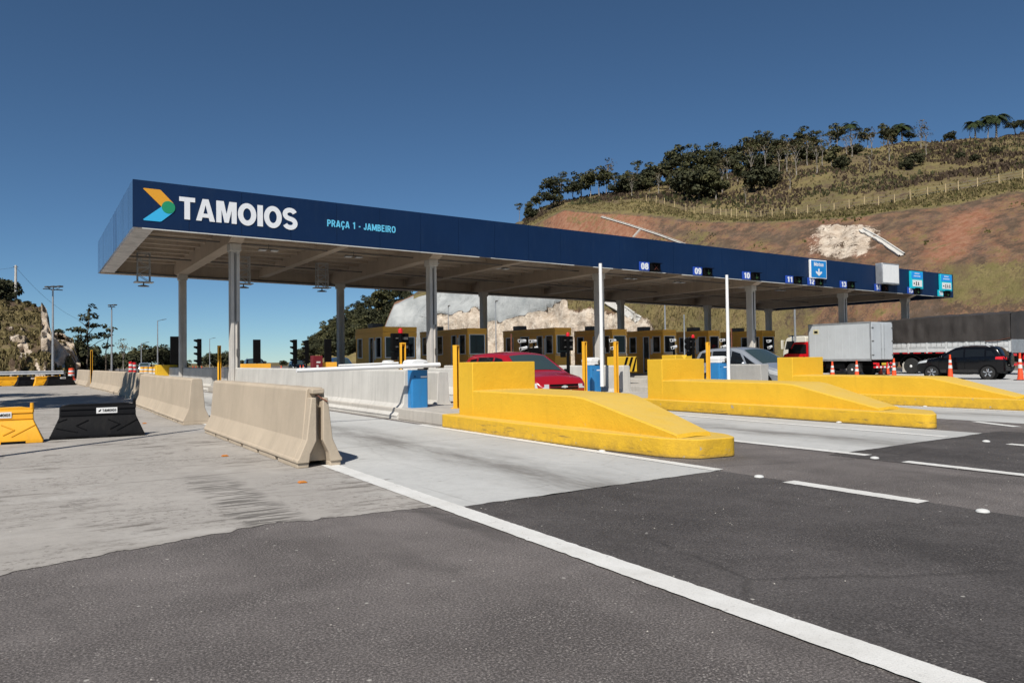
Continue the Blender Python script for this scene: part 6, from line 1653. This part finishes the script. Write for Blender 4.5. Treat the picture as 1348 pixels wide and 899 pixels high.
# wooded flank of the far hill
kinds = ['broad_a','broad_b','olive_a','olive_b','bushy','olive_b','olive_a']
i = 0
FB = [(b, t) for b in range(400, 540, 6) for t in (-.5, .1, .35, .62, .92)]
fw = []
for b, t in FB:
    bb = b+q.uniform(-2.5,2.5); x, y, h, z = hill_point(FT, bb, 1 if t > 0 else 0, max(.05, min(.98, t+q.uniform(-.12,.12))) if t > 0 else .6); fw.append((bb, x, y, h, z))
fw.sort()
for i, (bb, x, y, h, z) in enumerate(fw):
    kd = q.choice(kinds); s = q.uniform(.95, 1.45)*(1.0 if kd != 'bushy' else 1.3)
    plant(kd, NAMES[kd][0], x, y, h-.3, s, q.uniform(0,6.28), 'tree of the dense green wood on the far hill left of the sprayed concrete', 'dense wood on the far hill')
# taller pale tree standing over the wood beside the concrete face
x, y, h, z = hill_point(FT, 508, 1, .6); plant('olive_a', 'slender_tree', x, y, h, 2.3, 1.0, 'tallest loose-crowned tree of the far wood, touching the canopy edge', 'dense wood on the far hill')
# left: trees behind the knoll and along the horizon
def ground_tree(kind, b, z, px, label, group=None, base=0, sz=1.0):
    x, y = plan(b, z); s = px*z/FPX/HN[kind]; return plant(kind, NAMES[kind][0], x, y, base-.1, s, q.uniform(0,6.28), label, group, 'tree', sz)
tall = thing('roadside_tree', 'tall loose dark tree with layered branches standing alone right of the rocky knoll', 'tree', (*plan(116, 92), -.1), .4)
bl = [(0,0,6.2,.9,.9,.45),(.9,.2,5.3,1.0,.9,.4),(-1.1,-.1,4.7,1.1,1,.4),(1.6,0,4.3,.9,.8,.35),(.2,.4,4.0,1.0,1,.4),(-.9,.3,3.4,.9,.9,.35),(2.3,.2,3.2,.7,.7,.3),(.3,0,7.1,.5,.5,.4),(2.4,-.2,4.9,.6,.6,.3)]
tall.scale = (1.12,1.12,1.16)
obj('crown', crown_mesh(21, bl, 900, .17), 'leaf_dark', tall, smooth=0, fix=False)
tm_ = trunk_mesh(21, 6.8, .10, [(.5,-1.4,0,1.1),(.62,1.3,.1,1.2),(.72,-1.0,.1,.9),(.42,2.2,.1,1.2)]); 
for p, r0 in (((1.9,.0,-.3),.07),):
    tm_.tube(p, (1.9,.0,2.6), r0, r0*.8, 6); tm_.tube((1.9,0,2.6), (2.35,0,5.0), r0*.8, r0*.4, 6)
obj('trunk', tm_, 'bark', tall)
for i, (kind, b, z, px, base) in enumerate((('broad_b',70,98,46,0),('bushy',80,96,52,0),('broad_a',90,100,58,0),('bushy',99,98,52,0),('broad_b',107,102,50,0),('bushy',114,104,34,0),('bushy',122,104,32,0),('broad_b',131,108,30,0),('bushy',140,110,24,0))):
    ground_tree(kind, b, z, px, 'dark %s behind the knoll, %s from the left' % (NAMES[kind][1].replace('dark ', ''), ORD[i]), 'dark trees behind the rocky knoll', base)
hz = [('bushy',150,150,30),('olive_b',158,150,28),('bare',163,140,42),('bushy',170,150,28),('olive_b',176,155,32),('broad_b',184,160,33),('olive_a',192,160,36),('broad_a',199,158,36),('broad_b',207,160,38),('broad_a',214,158,38),('bushy',222,162,30),('broad_b',229,165,26),
      ('bushy',240,175,16),('bushy',276,190,22),('broad_b',283,190,28),('broad_b',291,190,30),('bushy',299,190,24),('bushy',318,220,12),('bushy',345,240,10),('bushy',372,240,10)]
for i, (kind, b, z, px) in enumerate(hz):
    ground_tree(kind, b, z, px, '%s along the far roadside, %s from the left' % (NAMES[kind][1].replace('dark ', 'dim '), ORD[i]), 'far roadside trees')
KBV = tree_of(bpy.data.objects['rocky_knoll'])
for i, (b, kk, t, px) in enumerate(((-8,2,.95,34),(6,2,1.,32),(13,2,.97,14),(24,2,1.,8),(36,2,1.,9),(44,2,1.,7),(78,2,.8,12))):
    x, y, h, z = hill_point(KT, b, kk, min(.98, t)); zz = drop(x, y, KBV, h); s = px*z/FPX/HN['bushy']
    plant('bushy', 'shrub', x, y, zz-.2, s, q.uniform(0,6.28), 'dark shrub on top of the rocky knoll, %s from the left' % ORD[i], 'shrubs on the rocky knoll', 'shrub')
# trees just outside the left of the view whose shade crosses the slab
for i, (x, y, s, sz) in enumerate(((-4.2, 25.6, .82, 2.8), (-4.3, 28.6, .85, 2.8), (-4.1, 36.5, .85, 1.6), (-4.4, 20.0, .7, 1.2))):
    plant('broad_b', 'slender_tree', x, y, 0, s, 1.3*i, 'slim dense roadside tree at the left of the slab, %s from the near end' % ORD[(1,2,3,0)[i]], 'shade trees at the left of the slab', 'tree', sz)

# ------------------------------------------------------------------ scrub and grass on the slopes
def tufts(name, label, mat, pts, h, wd, seed, cat='scrub'):
    q = random.Random(seed); m = MB()
    for (x, y, z, s) in pts:
        for k in range(5):
            a = q.uniform(0, 6.28); d = wd*s*q.uniform(.0, 1.); ca, sa = math.cos(a), math.sin(a); hh = h*s*q.uniform(.45, 1.1); ww = wd*s*q.uniform(.25,.5)
            bx_, by_ = x+ca*d*.6, y+sa*d*.6; e = q.uniform(-.5,.5)
            m.add([(bx_-sa*ww, by_+ca*ww, z-.1), (bx_+sa*ww, by_-ca*ww, z-.1), (bx_+sa*ww*.6+ca*e*hh, by_-ca*ww*.6+sa*e*hh, z+hh), (bx_-sa*ww*.5+ca*e*hh, by_+ca*ww*.5+sa*e*hh, z+hh*.8)], [(0,1,2,3)])
    o = stuff(obj(name, m, mat, smooth=0, fix=False)); o['label'] = label; o['category'] = cat; return o
q = random.Random(77)
def scatter(n, b0, b1, levels, cond=None, smin=.5, smax=1.4):
    out = []
    while len(out) < n:
        b = q.uniform(b0, b1); k, t0, t1 = q.choice(levels); t = q.uniform(t0, t1)
        x, y, h, z = hill_point(HT, b, k, t)
        if cond and not cond(b, k, t, x, y): continue
        out.append((x, y, drop(x, y, BV, h), q.uniform(smin, smax)*(.7+.6*max(0, noise.noise((x*.05, y*.05, 0))+.4))))
    return out
MAT['straw'] = leaf_mat('straw_grass', (.13, .105, .045), (.25, .20, .095))
MAT['green_grass'] = leaf_mat('slope_grass', (.055, .058, .018), (.13, .12, .04))
MAT['scrub'] = leaf_mat('brown_scrub', (.055, .038, .026), (.12, .085, .058))
patchy = lambda b, k, t, x, y: noise.noise((x*.06, y*.06, 2)) > -.15
tufts('dry_scrub', 'brown dry scrub covering the upper hillside', 'scrub', scatter(7500, 690, 1420, [(3,.08,.98)], patchy), .6, .42, 1)
tufts('straw_grass', 'straw-coloured tufts of grass on the hillside', 'straw', scatter(5200, 690, 1420, [(3,.0,.98),(2,.1,1.)], None), .42, .36, 2)
tufts('green_scrub', 'olive low bushes speckled over the hillside', 'leaf_olive', scatter(1500, 690, 1420, [(3,.1,.98)], lambda b, k, t, x, y: noise.noise((x*.05, y*.05, 7)) > .1), .75, .6, 3)
tufts('slope_grass', 'yellow green grass on the lower cutting behind the booths', 'straw', scatter(1800, 745, 1420, [(0,.3,1.),(1,.0,.25)], lambda b, k, t, x, y: b < 1000 and hill_cover(b, k, t, 0, table(HT, b))[0] > .45), .26, .26, 4)
tufts('cutting_grass', 'grass patches on the red cutting', 'green_grass', scatter(2200, 830, 1420, [(1,.2,1.),(2,0,1)], lambda b, k, t, x, y: hill_cover(b, k, t, 0, table(HT, b))[0] > .38), .25, .25, 5)
kp = []
while len(kp) < 1500:
    b = q.uniform(-60, 100); k = q.choice((0,1,2)); t = q.uniform(.1, .98)
    if knoll_cover(b, k, t, 0, table(KT, b))[1] > .45: continue
    x, y, h, z = hill_point(KT, b, k, t); kp.append((x, y, drop(x, y, KBV, h), q.uniform(.5,1.3)))
tufts('knoll_grass', 'green and straw grass on the rocky knoll', 'straw', kp, .3, .3, 6)

# ------------------------------------------------------------------ fence, drains, poles
fp = [(854,262),(867,258.5),(878,261),(891,274),(906,265),(917,268),(929,271),(943,274),(952,278),(959,277),(966,279),(973,283),(986,284),(1005,285),(1020,285),(1036,284),(1052,283),(1067,282),(1084,277),(1102,275),(1122,273),(1142,273),(1161,270),(1182,264),(1203,263),(1226,260),(1250,256),(1267,252),(1292,248),(1321,246),(1352,240),(1385,236)]
pts = []
for b, row in fp:
    lv = table(HT, b); z = lv[3][1]-1.0; x, y = plan(b, z); pts.append((x, y, drop(x, y, BV, 20)))
fence = thing('post_fence', 'line of pale timber fence posts with wire running along the hillside above the cutting', 'fence', pts[0])
for i, p in enumerate(pts):
    m = MB(); m.tube((0,0,-.3), (.03*math.sin(i*2.1),.03*math.cos(i*3.7),1.65+.12*math.sin(i*1.9)), .085, .075, 8); obj('post', m, 'wood', fence, loc=Vector(p)-Vector(pts[0]))
m = MB()
for p, q2 in zip(pts, pts[1:]):
    for hh in (.5, .95, 1.4): m.tube(Vector(p)-Vector(pts[0])+Vector((0,0,hh)), Vector(q2)-Vector(pts[0])+Vector((0,0,hh)), .008, None, 4, False)
obj('wire', m, 'galv', fence)
def strip_on_hill(name, label, path, wd, mat='pale_concrete', lift=.25, walls=True):
    P = []
    for (b0, r0), (b1, r1) in zip(path, path[1:]):
        for i in range(10):
            t = i/10; P.append((b0+(b1-b0)*t, r0+(r1-r0)*t))
    P.append(path[-1]); pos = []
    for b, row in P:
        # march along the sight line of this point until it meets the slope
        d = ROT @ Vector(((b-674)/FPX, (row-449.5)/FPX, 1)); hit = BV.ray_cast(Vector((0,0,EYE)), d.normalized())
        if hit[0] is not None: pos.append((hit[0], hit[1] if hit[1].z > 0 else -hit[1]))
    m = MB(); rows = []
    # smooth the bed
    pp = [p for p, n_ in pos]
    for _ in range(3): pp = [pp[0]] + [(pp[i-1]+pp[i]*2+pp[i+1])/4 for i in range(1, len(pp)-1)] + [pp[-1]]
    for i, (p0, n_) in enumerate(pos):
        p = pp[i]; a = pp[max(0, i-1)]; c = pp[min(len(pp)-1, i+1)]; d = (c-a).normalized(); s = d.cross(n_).normalized(); n2 = n_.normalized()
        q0 = p + n2*lift; rows.append([q0-s*wd/2-n2*(lift+.4), q0-s*wd/2+n2*.18, q0-s*wd*.32+n2*.18, q0-s*wd*.26, q0+s*wd*.26, q0+s*wd*.32+n2*.18, q0+s*wd/2+n2*.18, q0+s*wd/2-n2*(lift+.4)])
    m.grid(rows); o = obj(name, m, mat, smooth=0, fix=False); tag(o, label, 'drain'); return o
strip_on_hill('drainage_chute', 'white concrete drainage chute slanting down the red cutting at right', [(1134,303),(1160,318),(1188,337)], .8, lift=.1)
strip_on_hill('drainage_channel', 'thin pale channel slanting down the red cutting above the fascia', [(792,286),(826,296),(868,310),(908,325)], .42, lift=.1)
strip_on_hill('drainage_channel', 'short pale branch channel joining the thin channel above the fascia', [(843,303),(834,313)], .42, lift=.1)
strip_on_hill('drainage_chute', 'white concrete chute low on the slope seen under the canopy', [(800,396),(822,408),(842,422)], 1.6, lift=.12)

def lamp_pole(label, x, y, base, h, heads=1, rz=0, group='street lamps'):
    r = thing('street_lamp', label, 'street lamp', (x, y, base), rz, group)
    m = MB(); m.tube((0,0,0), (0,0,h), .11, .06, 10); m.box(-.2,.2,-.2,.2,0,.04); obj('pole', m, 'galv', r)
    for k in range(heads):
        o_ = (k-(heads-1)/2)*.5
        m = MB()
        if heads == 1: m.tube((0,0,h-.05), (.9,0,h+.18), .035, None, 6); m.prism([(.75,h+.10),(1.35,h+.24),(1.35,h+.30),(.75,h+.20)], -.14, .14, 'y')
        else:
            m.bar((o_*.2,0,h-.05), (o_,-.1,h+.15), .05); m.prism([(-.28,h+.10),(.22,h+.22),(.20,h+.36),(-.28,h+.24)], o_-.16, o_+.16, 'x') if False else m.cbox((o_,-.15,h+.16+.06*k), (.34,.36,.12))
        obj('lamp_head', m, 'steel_dark', r)
    if heads > 1:
        m = MB(); m.bar((-(heads-1)*.4,0,h), ((heads-1)*.4,0,h), .07); obj('crossbar', m, 'steel_dark', r)
    return r
def lp(label, b, z, toprow, heads, base=0, rz=0):
    x, y = plan(b, z); lamp_pole(label, x, y, base, elev(b, toprow, z)-base, heads, rz)
lp('street lamp with a cluster head in front of the rocky knoll', 69.5, 63, 381, 3, 0, .5)
lp('street lamp with a double head above the far barrier row', 147, 82, 404, 2, 0, .5)
lp('single-arm street lamp left of the first rear column', 207.5, 120, 422, 1, 0, .3)
lp('small single-arm street lamp between the first two columns', 276, 170, 446, 1, 0, .3)
lp('thin far pole beyond the parked markers', 186, 135, 452, 1, 0, .3)
lp('floodlight pole seen under the canopy right of the second rear column', 653, 118, 398, 3, 0, 1.0)
lp('small street lamp in front of the sprayed concrete face', 562, 150, 418, 1, 0, 2.6)
lp('floodlight pole behind the fifth toll booth', 876, 92, 330, 3, 0, 1.0)
lp('tall floodlight mast whose three lamps rise above the fascia left of the Motos sign', 1047, 72, 343, 3, 0, 1.0)
lp('floodlight on a short pole right of the second front column', 590.5, 140, 404, 3, 0, 1.0)
x, y, h, z = hill_point(KT, 20.5, 2, .98); zz = drop(x, y, KBV, h)
r = thing('utility_pole', 'pale utility pole on top of the rocky knoll carrying a thin cable', 'utility pole', (x, y, zz))
hp = elev(20.5, 349, z)-zz
m = MB(); m.tube((0,0,-.3), (0,0,hp), .16, .11, 10); obj('pole', m, 'pale_concrete', r)
m = MB(); m.bar((-.25,0,hp-.2), (.25,0,hp-.2), .06); obj('crossarm', m, 'steel_dark', r)
a = Vector((0,0,hp-.2)); e = Vector((*plan(112, 100), elev(112, 424, 100)))-Vector((x,y,zz)); pr = a
m = MB()
for i in range(1, 17):
    t = i/16; c = a.lerp(e, t) - Vector((0,0,4*t*(1-t)*.9)); m.tube(pr, c, .012, None, 4, False); pr = c
e2 = Vector((*plan(-80, 70), elev(-80, 350, 70)))-Vector((x,y,zz)); pr = a
for i in range(1, 9):
    t = i/8; c = a.lerp(e2, t) - Vector((0,0,4*t*(1-t)*.4)); m.tube(pr, c, .012, None, 4, False); pr = c
obj('cable', m, 'steel_dark', r)
lamp_pole('street lamp standing at the left of the slab whose thin shadow crosses the concrete', -3.6, 10.3, 0, 9.0, 1, .8)
# guard rail at the foot of the knoll
gx0, gy0 = plan(-30, 54); gx1, gy1 = plan(84, 56)
d = math.atan2(gy1-gy0, gx1-gx0); Lg = math.hypot(gx1-gx0, gy1-gy0)
gr = thing('guard_rail', 'grey steel guard rail behind the far plastic barriers', 'guard rail', (gx0, gy0, 0), d)
m = MB(); m.prism([(-.03,.62),(-.09,.66),(-.03,.72),(-.03,.78),(-.09,.83),(-.03,.89),(.0,.89),(.0,.62)], 0, Lg, 'x'); obj('rail', m, 'galv', gr)
for i in range(6):
    m = MB(); m.box(-.05,.05,0.0,.1,0,.8); obj('post', m, 'steel_dark', gr, loc=(Lg*i/5.01+.05, .01, 0))
# low dark mesh screen at the foot of the knoll
x, y = plan(102, 62)
